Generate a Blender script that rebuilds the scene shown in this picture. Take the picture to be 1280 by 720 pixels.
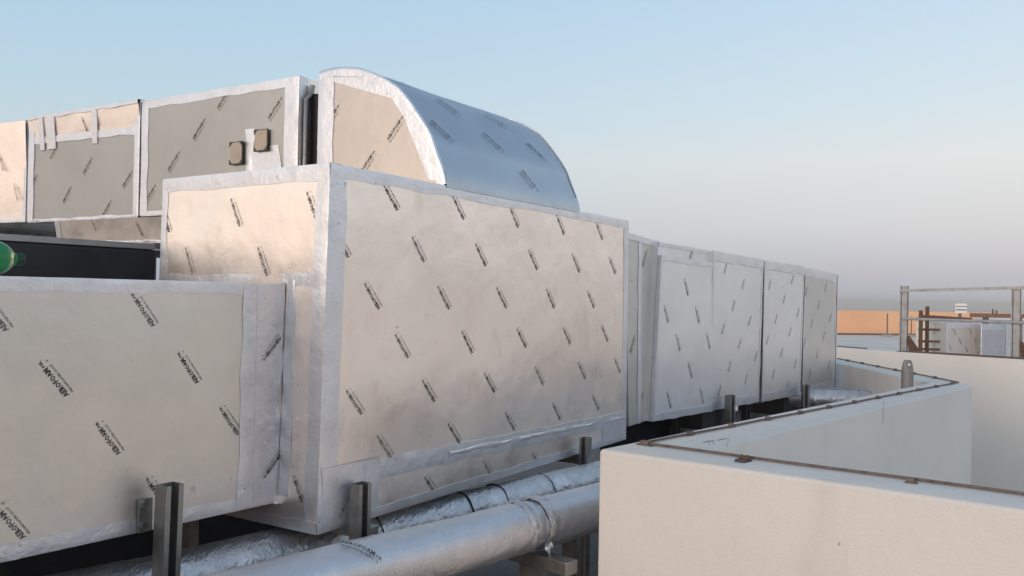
import bpy, bmesh, math, random
from mathutils import Vector as V, Matrix, noise
from mathutils.bvhtree import BVHTree
random.seed(7)
R = math.radians
for o in list(bpy.data.objects): bpy.data.objects.remove(o)
SC = bpy.context.scene; COL = SC.collection

# ------------------------------------------------------------------ camera
EYE = 1.65; F = 1098.0
TH = math.atan(0.0188); PIT = math.atan(8 * math.cos(TH) / F)
r0 = V((1, 0, 0)); fw = V((0, math.cos(PIT), math.sin(PIT))); u0 = V((0, -math.sin(PIT), math.cos(PIT)))
CR = r0 * math.cos(TH) + u0 * math.sin(TH); CU = u0 * math.cos(TH) - r0 * math.sin(TH)
cam = bpy.data.cameras.new('camera'); co = bpy.data.objects.new('camera', cam); COL.objects.link(co)
cam.sensor_width = 36; cam.lens = 36 * F / 1280; cam.clip_start = .02; cam.clip_end = 6000
co.matrix_world = Matrix(((CR.x, CU.x, -fw.x, 0), (CR.y, CU.y, -fw.y, 0), (CR.z, CU.z, -fw.z, EYE), (0, 0, 0, 1)))
SC.camera = co
SC.render.resolution_x = 1024; SC.render.resolution_y = 576
SC.view_settings.view_transform = 'Standard'; SC.view_settings.look = 'None'
SC.view_settings.exposure = 0.10; SC.view_settings.gamma = 1.0; SC.view_settings.use_curve_mapping = False

# ------------------------------------------------------------------ sky and sun
def lin(r, g, b):
    f = lambda c: (c / 255 / 12.92) if c / 255 <= .04045 else ((c / 255 + .055) / 1.055) ** 2.4
    return (f(r), f(g), f(b), 1)
SUN_AZ = math.atan2(-.66, -.75)          # measured from +Y towards +X: behind the camera, to the left
SUN_EL = R(8)
sd = V((math.sin(SUN_AZ) * math.cos(SUN_EL), math.cos(SUN_AZ) * math.cos(SUN_EL), math.sin(SUN_EL)))
W = bpy.data.worlds.new('World'); SC.world = W; W.use_nodes = True
nt = W.node_tree; N = nt.nodes; L = nt.links; N.clear()
def wn(t, **k):
    n = N.new(t)
    for a, b in k.items(): setattr(n, a, b)
    return n
def wmath(op, a, b=None, clamp=False):
    n = wn('ShaderNodeMath', operation=op, use_clamp=clamp)
    for i, q in enumerate((a, b)):
        if q is None: continue
        if isinstance(q, (int, float)): n.inputs[i].default_value = q
        else: L.new(q, n.inputs[i])
    return n.outputs[0]
out = wn('ShaderNodeOutputWorld'); bg = wn('ShaderNodeBackground'); L.new(bg.outputs[0], out.inputs[0])
tc = wn('ShaderNodeTexCoord'); sep = wn('ShaderNodeSeparateXYZ'); L.new(tc.outputs['Generated'], sep.inputs[0])
x_, y_, z_ = sep.outputs
ramp = wn('ShaderNodeValToRGB')
stops = [(0, (166, 168, 178)), (1.8, (192, 189, 194)), (4.5, (213, 210, 211)), (8.5, (224, 224, 224)), (12, (211, 223, 230)),
         (18, (196, 216, 233)), (26, (174, 200, 224)), (38, (142, 172, 203)), (60, (160, 172, 191)), (90, (178, 179, 184))]
er = ramp.color_ramp
while len(er.elements) < len(stops): er.elements.new(.5)
for e, (a, c) in zip(er.elements, stops): e.position = math.sin(R(a)) ** .5; e.color = lin(*c)
zc = wmath('POWER', wmath('MAXIMUM', z_, 0.0), .5); L.new(zc, ramp.inputs[0])
sky = wn('ShaderNodeTexSky', sky_type='NISHITA', sun_disc=False, sun_elevation=SUN_EL, sun_rotation=SUN_AZ, dust_density=4.0, air_density=1.2)
skm = wn('ShaderNodeVectorMath', operation='SCALE'); L.new(sky.outputs[0], skm.inputs[0]); skm.inputs['Scale'].default_value = .10
mix = wn('ShaderNodeMix', data_type='RGBA'); mix.inputs[0].default_value = .03
az = wn('ShaderNodeMapRange'); L.new(x_, az.inputs[0]); az.inputs[1].default_value = -.5; az.inputs[2].default_value = .90
az2 = wn('ShaderNodeMix', data_type='RGBA'); L.new(az.outputs[0], az2.inputs[0]); az2.inputs[6].default_value = (.68, .83, .91, 1); az2.inputs[7].default_value = (1.13, 1.09, 1.06, 1)
azm = wn('ShaderNodeMix', data_type='RGBA', blend_type='MULTIPLY'); azm.inputs[0].default_value = 1; L.new(ramp.outputs[0], azm.inputs[6]); L.new(az2.outputs[2], azm.inputs[7])
L.new(azm.outputs[2], mix.inputs[6]); L.new(skm.outputs[0], mix.inputs[7])
# after-sunset glow low over the horizon on the sun's side, which the hazy air spreads wide
dt = wmath('ADD', wmath('MULTIPLY', x_, math.sin(SUN_AZ)), wmath('MULTIPLY', y_, math.cos(SUN_AZ)))
gl = wmath('POWER', wmath('MAXIMUM', wmath('MULTIPLY', wmath('ADD', dt, 1.0), .5), 0.0), 5.0)
ge = wmath('EXPONENT', wmath('MULTIPLY', wmath('MAXIMUM', z_, 0.0), -9.0))
gm = wmath('MULTIPLY', gl, ge)
g2 = wmath('MULTIPLY', wmath('POWER', wmath('MULTIPLY', wmath('ADD', dt, 1.0), .5), 2.2), wmath('EXPONENT', wmath('MULTIPLY', wmath('MAXIMUM', z_, 0.0), -2.0)))
gw = wn('ShaderNodeVectorMath', operation='SCALE'); gw.inputs[0].default_value = (.62, .43, .27); L.new(g2, gw.inputs['Scale'])
gv = wn('ShaderNodeVectorMath', operation='SCALE'); gv.inputs[0].default_value = (1.25, .70, .38); L.new(gm, gv.inputs['Scale'])
ad = wn('ShaderNodeVectorMath', operation='ADD'); L.new(mix.outputs[2], ad.inputs[0]); L.new(gv.outputs[0], ad.inputs[1])
ad2 = wn('ShaderNodeVectorMath', operation='ADD'); L.new(ad.outputs[0], ad2.inputs[0]); L.new(gw.outputs[0], ad2.inputs[1])
L.new(ad2.outputs[0], bg.inputs[0]); bg.inputs[1].default_value = 1.0
sl = bpy.data.lights.new('sun', 'SUN'); sl.energy = 1.45; sl.angle = R(16); sl.color = (1, .79, .62)
so = bpy.data.objects.new('sun', sl); COL.objects.link(so); so.rotation_euler = sd.to_track_quat('Z', 'Y').to_euler(); so.location = (-6, -6, 8)

# ------------------------------------------------------------------ pixel rays (a pixel gives a direction; planes give the distance)
E0 = V((0, 0, EYE))
def ray(px, py): return CR * (px - 640) - CU * (py - 360) + fw * F
def at_z(px, py, z): r = ray(px, py); return E0 + r * ((z - EYE) / r.z)
def at_y(px, py, y): r = ray(px, py); return E0 + r * (y / r.y)
def at_plane(px, py, p, n): r = ray(px, py); return E0 + r * ((p - E0).dot(n) / r.dot(n))
AD = R(32.0)
D1 = V((math.sin(AD), math.cos(AD), 0)); D2 = V((-math.cos(AD), math.sin(AD), 0)); UP = V((0, 0, 1))
PF = at_y(413, 204, 2.6); PF.z = 0
def S(u, v, z): return PF + D1 * u + D2 * v + UP * z          # duct frame: u along the long face, v back, z above the roof
def uvz(p): q = p - PF; return (q.dot(D1), q.dot(D2), p.z)
def fu(px, py, v): p = uvz(at_plane(px, py, PF + D2 * v, D2)); return (p[0], p[2])
def su(px, py, u): p = uvz(at_plane(px, py, PF + D1 * u, D1)); return (p[1], p[2])

# ------------------------------------------------------------------ materials
MATS = {}
def mat(name, col, rough=.6, metal=0.0, bump=(), var=None, spec=.5, trans=0.0, coat=0.0):
    """bump: list of (kind, scale, strength, stretch); var: (scale, dark colour, lo, hi) stains"""
    m = bpy.data.materials.new(name); m.use_nodes = True; t = m.node_tree; n = t.nodes; l = t.links
    b = n['Principled BSDF']; b.inputs['Base Color'].default_value = (*col, 1); b.inputs['Roughness'].default_value = rough
    b.inputs['Metallic'].default_value = metal; b.inputs['Specular IOR Level'].default_value = spec
    b.inputs['Transmission Weight'].default_value = trans; b.inputs['Coat Weight'].default_value = coat
    g = n.new('ShaderNodeNewGeometry')
    def tex(kind, sc, stretch):
        mp = n.new('ShaderNodeMapping'); mp.inputs['Scale'].default_value = stretch; l.new(g.outputs['Position'], mp.inputs[0])
        if kind == 'vor':
            q = n.new('ShaderNodeTexVoronoi'); q.feature = 'DISTANCE_TO_EDGE'; q.inputs['Scale'].default_value = sc; l.new(mp.outputs[0], q.inputs['Vector']); return q.outputs['Distance']
        if kind == 'ridge':
            q = n.new('ShaderNodeTexNoise'); q.inputs['Scale'].default_value = sc; q.inputs['Detail'].default_value = 3; l.new(mp.outputs[0], q.inputs['Vector'])
            a = n.new('ShaderNodeMath'); a.operation = 'SUBTRACT'; l.new(q.outputs[0], a.inputs[0]); a.inputs[1].default_value = .5
            c = n.new('ShaderNodeMath'); c.operation = 'ABSOLUTE'; l.new(a.outputs[0], c.inputs[0]); return c.outputs[0]
        q = n.new('ShaderNodeTexNoise'); q.inputs['Scale'].default_value = sc; q.inputs['Detail'].default_value = 5; l.new(mp.outputs[0], q.inputs['Vector']); return q.outputs[0]
    prev = None
    for kind, sc, st, stretch in bump:
        bp = n.new('ShaderNodeBump'); bp.inputs['Strength'].default_value = 1; bp.inputs['Distance'].default_value = st
        l.new(tex(kind, sc, stretch), bp.inputs['Height'])
        if prev: l.new(prev, bp.inputs['Normal'])
        prev = bp.outputs[0]
    if prev: l.new(prev, b.inputs['Normal'])
    if var:
        cur = None
        for sc, dark, lo, hi, stretch in var:
            mr = n.new('ShaderNodeMapRange'); l.new(tex('noise', sc, stretch), mr.inputs[0]); mr.inputs[1].default_value = lo; mr.inputs[2].default_value = hi
            mx = n.new('ShaderNodeMix'); mx.data_type = 'RGBA'; l.new(mr.outputs[0], mx.inputs[0])
            if cur: l.new(cur, mx.inputs[6])
            else: mx.inputs[6].default_value = (*col, 1)
            mx.inputs[7].default_value = (*dark, 1); cur = mx.outputs[2]
        l.new(cur, b.inputs['Base Color'])
        rr = n.new('ShaderNodeMapRange'); l.new(tex('noise', 9, (1, 1, 1)), rr.inputs[0])
        rr.inputs[1].default_value = .3; rr.inputs[2].default_value = .7; rr.inputs[3].default_value = rough - .05; rr.inputs[4].default_value = rough + .06
        l.new(rr.outputs[0], b.inputs['Roughness'])
    MATS[name] = m; return m
I3 = (1, 1, 1)
mat('foil_panel', (.97, .885, .82), .31, .82, [('noise', 5, .005, I3), ('ridge', 4.2, .0035, I3), ('noise', 300, .00025, I3)],
    [(2.6, (.91, .81, .735), .40, .68, I3), (11, (.83, .74, .67), .60, .74, (1, 1, .5)), (34, (.55, .49, .44), .70, .76, I3), (26, (.42, .38, .34), .735, .76, (1, 1, 5))])
mat('foil_dull', (.74, .70, .65), .42, .82, [('noise', 5, .005, I3), ('ridge', 4.2, .003, I3), ('noise', 300, .00025, I3)],
    [(3.2, (.70, .66, .61), .42, .68, I3), (23, (.54, .49, .45), .68, .76, I3)])
mat('foil_taupe', (.56, .51, .47), .44, .80, [('noise', 5, .004, I3), ('noise', 300, .00025, I3)],
    [(3.2, (.53, .48, .445), .42, .68, I3), (23, (.45, .41, .38), .68, .76, I3)])
mat('foil_far', (.62, .58, .54), .5, .3, [('noise', 5, .004, I3)])
mat('foil_mid', (.66, .655, .645), .44, .82, [('noise', 5, .004, I3), ('noise', 300, .00025, I3)],
    [(3.2, (.63, .625, .615), .42, .68, I3), (23, (.47, .46, .45), .68, .76, I3)])
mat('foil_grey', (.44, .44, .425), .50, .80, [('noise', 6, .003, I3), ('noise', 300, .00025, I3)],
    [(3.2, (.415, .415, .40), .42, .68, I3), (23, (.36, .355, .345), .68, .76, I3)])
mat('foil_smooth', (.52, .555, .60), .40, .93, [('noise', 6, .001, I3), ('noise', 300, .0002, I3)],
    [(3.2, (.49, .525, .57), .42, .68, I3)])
mat('foil_blue', (.84, .85, .86), .46, .85, [('noise', 6, .003, I3), ('noise', 300, .00025, I3)],
    [(3.2, (.79, .80, .81), .42, .68, I3), (23, (.54, .55, .56), .68, .76, I3)])
mat('foil_tape', (.765, .775, .815), .38, .80, [('ridge', 13, .0032, I3), ('ridge', 38, .0014, I3), ('noise', 90, .0004, I3)],
    [(12, (.695, .705, .74), .45, .7, I3), (50, (.45, .45, .45), .68, .76, I3)])
mat('foil_wrap', (.54, .55, .575), .40, .88, [('ridge', 26, .011, (1.6, .7, 1)), ('noise', 120, .0006, I3)],
    [(14, (.70, .70, .73), .45, .7, I3)])
mat('pipe_foil', (.60, .615, .65), .40, .85, [('ridge', 30, .0038, (2.2, .6, .8)), ('vor', 110, .0012, (1, 1, 1))],
    [(14, (.66, .66, .69), .45, .7, I3)])
mat('ink', (.06, .053, .05), .6)
mat('ink_faded', (.12, .108, .10), .6)
mat('ink_worn', (.20, .18, .165), .6)
mat('cream_panel', (.88, .78, .60), .6, .1)
mat('plaster', (.725, .70, .665), .85, 0, [('noise', 3, .010, I3), ('noise', 170, .0016, I3), ('noise', 22, .0025, I3)],
    [(1.3, (.685, .66, .625), .40, .66, I3), (5, (.645, .61, .57), .58, .76, (1, 1, .35)), (2.2, (.64, .615, .58), .60, .78, (2.5, 2.5, .3)), (60, (.40, .36, .32), .715, .77, I3)])
mat('plaster_far', (.82, .78, .73), .9, 0, [('noise', 30, .003, I3)], [(.5, (.75, .715, .67), .40, .66, (1, 1, .4))])
mat('roof_screed', (.13, .12, .11), .9, 0, [('noise', 40, .006, I3)], [(1.5, (.10, .095, .09), .4, .65, I3), (30, (.15, .14, .13), .6, .72, I3)])
mat('ground_sand', (.44, .39, .33), .95, 0, [], [(.01, (.36, .32, .275), .4, .65, I3)])
mat('pale_roof', (.76, .70, .62), .9, 0, [], [(.4, (.66, .61, .555), .4, .65, I3)])
mat('orange_paint', (.86, .50, .29), .85, 0, [], [(.3, (.81, .465, .27), .4, .65, I3)])
mat('galvanised', (.31, .305, .295), .42, .85, [('noise', 60, .0012, I3)], [(18, (.23, .22, .21), .45, .68, I3), (60, (.22, .17, .13), .68, .76, I3)])
mat('zinc', (.22, .22, .215), .6, .3, [('noise', 60, .001, I3)])
mat('dark_steel', (.07, .07, .075), .6, .4, [('noise', 60, .001, I3)])
mat('rust', (.16, .075, .05), .85, .1, [('noise', 90, .002, I3)], [(30, (.10, .05, .035), .45, .65, I3)])
mat('cable', (.17, .13, .115), .7, .2, [('noise', 200, .001, I3)], [(40, (.11, .085, .075), .45, .65, I3)])
mat('black_rubber', (.018, .021, .027), .75, 0, [('noise', 30, .003, I3)], [(6, (.026, .029, .034), .45, .65, I3)])
mat('canvas', (.022, .018, .017), .8, 0, [('noise', 60, .003, I3)])
mat('concrete', (.36, .35, .335), .9, 0, [('noise', 50, .004, I3)], [(8, (.28, .27, .26), .45, .65, I3)])
mat('wood', (.22, .15, .10), .8, 0, [('noise', 30, .002, (8, 1, 1))], [(12, (.15, .10, .07), .45, .65, (6, 1, 1))])
mat('white_board', (.78, .76, .74), .6)
mat('grey_print', (.25, .24, .25), .7)
mat('card', (.48, .41, .335), .8, .1, [('noise', 40, .001, I3)], [(20, (.42, .36, .30), .45, .65, I3)])
mat('green_plastic', (.012, .27, .075), .22, 0, [('noise', 18, .002, I3)], None, .5, .25)
mat('green_cap', (.006, .05, .02), .5)
mat('rail_paint', (.40, .40, .40), .55, .3, [], [(9, (.33, .325, .32), .45, .65, I3)])

# ------------------------------------------------------------------ object helpers
def thing(name, label, cat, loc, rotz=0.0, group=None):
    o = bpy.data.objects.new(name, None); COL.objects.link(o); o.empty_display_size = .1
    o.location = loc; o.rotation_euler = (0, 0, rotz); o['label'] = label; o['category'] = cat
    if group: o['group'] = group
    o['_m'] = 1
    return o
def wm(o):
    m = Matrix.Translation(o.location) @ o.rotation_euler.to_matrix().to_4x4()
    return wm(o.parent) @ m if o.parent else m
def obj(name, verts, faces, m, parent=None, smooth=False, mesh=None):
    """world coordinates in, stored in the parent's frame"""
    if mesh is None:
        mesh = bpy.data.meshes.new(name)
        if parent:
            inv = wm(parent).inverted(); verts = [inv @ V(p) for p in verts]
        mesh.from_pydata([tuple(p) for p in verts], [], faces); mesh.update()
        bm = bmesh.new(); bm.from_mesh(mesh); bmesh.ops.recalc_face_normals(bm, faces=bm.faces); bm.to_mesh(mesh); bm.free()
        if m: mesh.materials.append(MATS[m])
        if smooth: mesh.shade_smooth(); mesh.set_sharp_from_angle(angle=R(38))
    o = bpy.data.objects.new(name, mesh); COL.objects.link(o)
    if parent: o.parent = parent
    return o
def tag(o, label, cat, group=None):
    o['label'] = label; o['category'] = cat
    if group: o['group'] = group
    return o
def struct(o): o['kind'] = 'structure'; return o
def box_vf(c, ax, ay, az):
    """c = centre of the base; ax, ay half vectors; az full height vector"""
    v = [c - ax - ay, c + ax - ay, c + ax + ay, c - ax + ay]; v += [p + az for p in v]
    return v, [(0, 3, 2, 1), (4, 5, 6, 7), (0, 1, 5, 4), (1, 2, 6, 5), (2, 3, 7, 6), (3, 0, 4, 7)]
class MB:
    def __init__(s): s.v = []; s.f = []
    def add(s, v, f):
        k = len(s.v); s.v += list(v); s.f += [tuple(i + k for i in q) for q in f]; return s
    def box(s, c, ax, ay, az): return s.add(*box_vf(V(c), V(ax), V(ay), V(az)))
    def tube(s, pts, r, n=10, caps=True):
        pts = [V(p) for p in pts]; vs = []; fs = []
        rr = r if isinstance(r, (list, tuple)) else [r] * len(pts)
        a = None
        for i, p in enumerate(pts):
            t = (pts[min(i + 1, len(pts) - 1)] - pts[max(i - 1, 0)]).normalized()
            if a is None: a = t.orthogonal().normalized()
            a = (a - t * a.dot(t)).normalized(); b = t.cross(a)
            for k in range(n):
                q = 2 * math.pi * k / n; vs.append(p + (a * math.cos(q) + b * math.sin(q)) * rr[i])
        for i in range(len(pts) - 1):
            for k in range(n):
                fs.append((i * n + k, i * n + (k + 1) % n, (i + 1) * n + (k + 1) % n, (i + 1) * n + k))
        if caps: fs.append(tuple(range(n))[::-1]); fs.append(tuple(range((len(pts) - 1) * n, len(pts) * n)))
        return s.add(vs, fs)
    def build(s, name, m, parent=None, smooth=False, bevel=0.0):
        o = obj(name, s.v, s.f, m, parent, smooth)
        if bevel:
            b = o.modifiers.new('bevel', 'BEVEL'); b.width = bevel; b.segments = 2; b.limit_method = 'ANGLE'
        return o
def panel(name, c00, c10, c11, c01, nrm, parent, m='foil_panel', step=.035, amp=.004, seed=0.0, freq=2.3, bow=0.0):
    """sheet-metal face: a grid that dents in and out a little, held flat along its edges"""
    amp *= .62; bow *= .6
    nu = max(2, min(80, int((c10 - c00).length / step))); nv = max(2, min(60, int((c01 - c00).length / step)))
    vs = []; fs = []
    for j in range(nv + 1):
        for i in range(nu + 1):
            a, b = i / nu, j / nv
            p = (c00 * (1 - a) + c10 * a) * (1 - b) + (c01 * (1 - a) + c11 * a) * b
            w = min(1, 6 * min(a, 1 - a)) * min(1, 6 * min(b, 1 - b))
            d = noise.noise(p * freq + V((seed, seed * 1.7, 0))) * amp + noise.noise(p * freq * 3.1 + V((0, seed, 3))) * amp * .3
            d += bow * math.sin(math.pi * a) * math.sin(math.pi * b)
            vs.append(p + nrm * d * w)
    for j in range(nv):
        for i in range(nu):
            k = j * (nu + 1) + i; fs.append((k, k + 1, k + nu + 2, k + nu + 1))
    return obj(name, vs, fs, m, parent, True)
def tape(name, p, q, side, nrm, w, parent, lift=.004, m='foil_tape', jit=.004, seed=None, wr=.0016):
    """strip of foil tape from p to q, lying between p and p + side*w on a face with normal nrm"""
    lift *= .40; wr *= .55; jit *= 1.7
    n = max(4, int((q - p).length / .022)); rows = 5; sd_ = random.random() * 50 if seed is None else seed
    t = (q - p).normalized(); vs = []; fs = []
    for i in range(n + 1):
        a = i / n; c = p + (q - p) * a
        e0 = noise.noise(V((a * 9 * (q - p).length + sd_, 0, 0))) * jit; e1 = noise.noise(V((a * 7 * (q - p).length, sd_, 4))) * jit
        for j in range(rows):
            b = j / (rows - 1); x = c + side * (b * (w + e1) + (1 - b) * e0)
            h = lift + abs(noise.noise(x * 21 + V((sd_, 0, 0)))) * wr * (0.4 if j in (0, rows - 1) else 1.3)
            vs.append(x + nrm * h)
    for i in range(n):
        for j in range(rows - 1):
            k = i * rows + j; fs.append((k, k + 1, k + rows + 1, k + rows))
    # thin rim down to the panel so the strip has a real edge
    k0 = len(vs)
    for i in range(n + 1):
        vs.append(vs[i * rows] - nrm * lift * .9); vs.append(vs[i * rows + rows - 1] - nrm * lift * .9)
    for i in range(n):
        fs.append((i * rows, (i + 1) * rows, k0 + 2 * (i + 1), k0 + 2 * i)); fs.append((i * rows + rows - 1, k0 + 2 * i + 1, k0 + 2 * i + 3, (i + 1) * rows + rows - 1))
    return obj(name, vs, fs, m, parent, True)
def corner_tape(p, q, a, b, wa, wb, parent, lift=.004, m='foil_tape', jit=.004, rad=.008, wr=.002):
    """tape folded over an edge p-q; a and b run from the edge into the two faces"""
    lift *= .40; wr *= .5; rad *= .6; jit *= 1.8
    na, nb = -b, -a; n = max(4, int((q - p).length / .02)); sd_ = random.random() * 90; vs = []; fs = []; rows = 9
    for i in range(n + 1):
        s = i / n; c = p + (q - p) * s; ll = s * (q - p).length
        ja = noise.noise(V((ll * 8, sd_, 0))) * jit; jb = noise.noise(V((ll * 8, 0, sd_))) * jit
        k = lambda z: abs(noise.noise(V((ll * 24, sd_ + z * 3, z)))) * wr
        prof = [a * (wa + ja) + na * .0006, a * (wa + ja) + na * lift, a * (wa * .5) + na * (lift + k(1)), a * rad + na * (lift + k(2)),
                na * lift * .75 + nb * lift * .75 + (na + nb) * k(3) * .6,
                b * rad + nb * (lift + k(4)), b * (wb * .5) + nb * (lift + k(5)), b * (wb + jb) + nb * lift, b * (wb + jb) + nb * .0006]
        vs += [c + d for d in prof]
    for i in range(n):
        for j in range(rows - 1):
            k = i * rows + j; fs.append((k, k + 1, k + rows + 1, k + rows))
    return obj('corner_tape', vs, fs, m, parent, True)

# ------------------------------------------------------------------ printed lettering on the foil panels
def make_print():
    def txt(s, size, sx, off):
        c = bpy.data.curves.new('print', 'FONT'); c.body = s; c.size = size; c.resolution_u = 1; c.offset = off
        o = bpy.data.objects.new('print', c); COL.objects.link(o); bpy.context.view_layer.update()
        me = bpy.data.meshes.new_from_object(o.evaluated_get(bpy.context.evaluated_depsgraph_get()))
        vs = [V((p.co.x * sx, p.co.y, 0)) for p in me.vertices]; fs = [tuple(p.vertices) for p in me.polygons]
        bpy.data.objects.remove(o); bpy.data.curves.remove(c); bpy.data.meshes.remove(me); return vs, fs
    def fit(vs, x0, x1, y0, y1):
        a = min(p.x for p in vs); b = max(p.x for p in vs); c = min(p.y for p in vs); d = max(p.y for p in vs)
        return [V((x0 + (p.x - a) / (b - a) * (x1 - x0), y0 + (p.y - c) / (d - c) * (y1 - y0), 0)) for p in vs]
    m = MB()
    v, f = txt('AEROFOAM', 1, 1, .032); m.add(fit(v, -.060, .034, .001, .0165), f)
    v, f = txt('PIR', 1, 1, .015); m.add(fit(v, .039, .058, .004, .0125), f)
    v, f = txt('PRE INSULATED DUCT', 1, 1, .01); m.add(fit(v, -.060, .034, -.0115, -.0055), f)
    v, f = txt('TM', 1, 1, .01); m.add(fit(v, .044, .050, -.009, -.0055), f)
    return m
PRINT = make_print(); BVH = {}
PMS = []
for k_ in ('ink', 'ink', 'ink_faded', 'ink_faded', 'ink_worn'):
    pm = bpy.data.meshes.new('lettering'); pm.from_pydata([tuple(p) for p in PRINT.v], [], PRINT.f); pm.materials.append(MATS[k_]); PMS.append(pm)
def mark(p, t, nrm, parent, lift=.0022, s=1.0):
    """one printed mark centred on p, reading along t, on a face with outward normal nrm"""
    t = t.normalized(); up = nrm.cross(t).normalized(); ja = random.gauss(0, .018); t, up = t + up * ja, up - t * ja; t.normalize(); up.normalize()
    p = p + t * random.uniform(-.004, .004)
    if lift < .011:
        if parent.name not in BVH:
            w_ = wm(parent); BVH[parent.name] = BVHTree.FromPolygons([w_ @ v.co for v in parent.data.vertices], [tuple(f.vertices) for f in parent.data.polygons])
        h, n_, _, _ = BVH[parent.name].ray_cast(p + nrm * .1, -nrm)
        if h is not None:
            p = h; n_ = n_ if n_.dot(nrm) > 0 else -n_; nrm = n_.normalized(); t = (t - nrm * t.dot(nrm)).normalized(); up = nrm.cross(t)
        lift = .0018
    M = Matrix((t, up, nrm)).transposed().to_4x4(); M.translation = p + nrm * lift * .5
    o = bpy.data.objects.new('lettering', random.choice(PMS)); COL.objects.link(o); o.parent = parent
    o.matrix_local = wm(parent).inverted() @ M @ Matrix.Scale(s * .94, 4); return o
def lattice(o0, a, b, lo, hi):
    r = []
    for i in range(-12, 13):
        for j in range(-12, 13):
            x = o0[0] + a[0] * i + b[0] * j; z = o0[1] + a[1] * i + b[1] * j
            if lo[0] <= x <= hi[0] and lo[1] <= z <= hi[1]: r.append((x, z))
    return r

# ================================================================== THE SETTING
ZP = EYE - .50                     # top of the parapet
PS = .50 / .554
def pp(x, y): return V((x * PS, y * PS, 0))
rA = pp(.325, 3.19); vA = pp(.694, 3.197)
d_arm1 = (pp(1.391, 2.372) - rA).normalized(); d_arm2 = pp(2.41, 2.70).normalized()
xr3 = 2.90 * PS; xv3 = 3.10 * PS
rB = rA + d_arm2 * ((xr3 - rA.x) / d_arm2.x); vB = vA + d_arm2 * ((xv3 - vA.x) / d_arm2.x)
rE = rA + d_arm1 * 5.5; vE = vA + d_arm1 * 5.3
r3 = V((xr3, 24, 0)); v3 = V((xv3, 24, 0))
m = MB(); loop = [V((-18, 24, 0)), V((xr3 + .1, 24, 0)), V((xr3 + .1, rB.y, 0)), rA + d_arm2 * .1 + (vA - rA) * .4, rE + (vE - rE) * .5, V((6, -16, 0)), V((-18, -16, 0))]
k = len(loop); m.add(loop + [p - UP * .4 for p in loop], [tuple(range(k))] + [(i, (i + 1) % k, (i + 1) % k + k, i + k) for i in range(k)])
struct(m.build('roof', 'roof_screed'))
g = struct(obj('ground', [V((-3000, -3000, -14)), V((3000, -3000, -14)), V((3000, 5000, -14)), V((-3000, 5000, -14))], [(0, 1, 2, 3)], 'ground_sand'))

def bev(o, w, seg=3):
    b = o.modifiers.new('bevel', 'BEVEL'); b.width = w; b.segments = seg; b.limit_method = 'ANGLE'; b.angle_limit = R(25); o.data.shade_smooth(); return o
ring = [rE, rA, rB, r3, v3, vB, vA, vE]
bm = bmesh.new(); lo_ = [bm.verts.new(p + UP * -3.0) for p in ring]; hi_ = [bm.verts.new(p + UP * ZP) for p in ring]
n8 = len(ring)
for a, b, c, d in ((0, 1, 6, 7), (1, 2, 5, 6), (2, 3, 4, 5)):
    bm.faces.new([hi_[i] for i in (a, b, c, d)]); bm.faces.new([lo_[i] for i in (d, c, b, a)])
for i in range(n8): bm.faces.new((lo_[i], lo_[(i + 1) % n8], hi_[(i + 1) % n8], hi_[i]))
bmesh.ops.recalc_face_normals(bm, faces=bm.faces)
me = bpy.data.meshes.new('parapet_wall'); bm.to_mesh(me); bm.free(); me.materials.append(MATS['plaster'])
par = bpy.data.objects.new('parapet_wall', me); COL.objects.link(par); bev(par, .013)
tag(par, 'cream plastered roof parapet turning a corner beside the insulated pipe', 'parapet')

vn = V((d_arm2.y, -d_arm2.x, 0))
def hairline(name, pix, w, m):
    ps = [at_plane(px, py, vA + vn * .0008, vn) for px, py in pix]; vs = []; fs = []
    for i, p in enumerate(ps):
        d = (ps[min(i + 1, len(ps) - 1)] - ps[max(i - 1, 0)]).normalized(); sd_ = vn.cross(d) * w; vs += [p + sd_, p - sd_]
    for i in range(len(ps) - 1): fs.append((2 * i, 2 * i + 1, 2 * i + 3, 2 * i + 2))
    return obj(name, vs, fs, m, par)
hairline('crack', ((1104, 500), (1104.6, 506), (1103.8, 513), (1104.4, 521), (1103.9, 530)), .0022, 'ink_worn')
for pix in (((879, 553), (886, 551.5), (893, 551)), ((886, 552), (887, 556)), ((891, 551.5), (892, 556.5)), ((897, 550.5), (901, 549.5), (909, 548)), ((911, 548), (909, 558))): hairline('pencil_mark', pix, .0013, 'ink_faded')

# ================================================================== THE DUCTS
ND1 = -D1; ND2 = -D2
ROT = math.atan2(D1.y, D1.x)
Z = lambda h: EYE + h             # heights were measured against eye level
# ---- big plenum box
b0, b1 = Z(-.713), Z(.378); UR = 2.115; VD = .775
blk = thing('duct_plenum', 'big foil faced rectangular duct box with rows of black print below the curved elbow', 'duct', S(1.05, .39, b0), ROT)
fp = panel('front_panel', S(-.026, 0, b0), S(UR + .012, 0, b0), S(UR, 0, b1), S(0, 0, b1), ND2, blk, amp=.007, seed=1)
lp = panel('side_panel', S(-.026, 0, b0), S(-.02, VD, b0), S(0, VD, b1 - .008), S(0, 0, b1), ND1, blk, amp=.007, seed=2)
panel('side_panel', S(UR + .012, 0, b0), S(UR + .012, VD, b0), S(UR, VD, b1), S(UR, 0, b1), D1, blk, seed=3)
panel('back_panel', S(-.02, VD, b0), S(UR + .012, VD, b0), S(UR, VD, b1), S(0, VD, b1 - .008), D2, blk, seed=4)
panel('top_panel', S(0, 0, b1), S(UR, 0, b1), S(UR, VD, b1), S(0, VD, b1 - .008), UP, blk, seed=5)
panel('bottom_panel', S(-.026, 0, b0), S(UR + .012, 0, b0), S(UR + .012, VD, b0), S(-.02, VD, b0), -UP, blk, seed=6)
corner_tape(S(-.026, 0, b0), S(0, 0, b1), D1, D2, .074, .052, blk)
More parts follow.
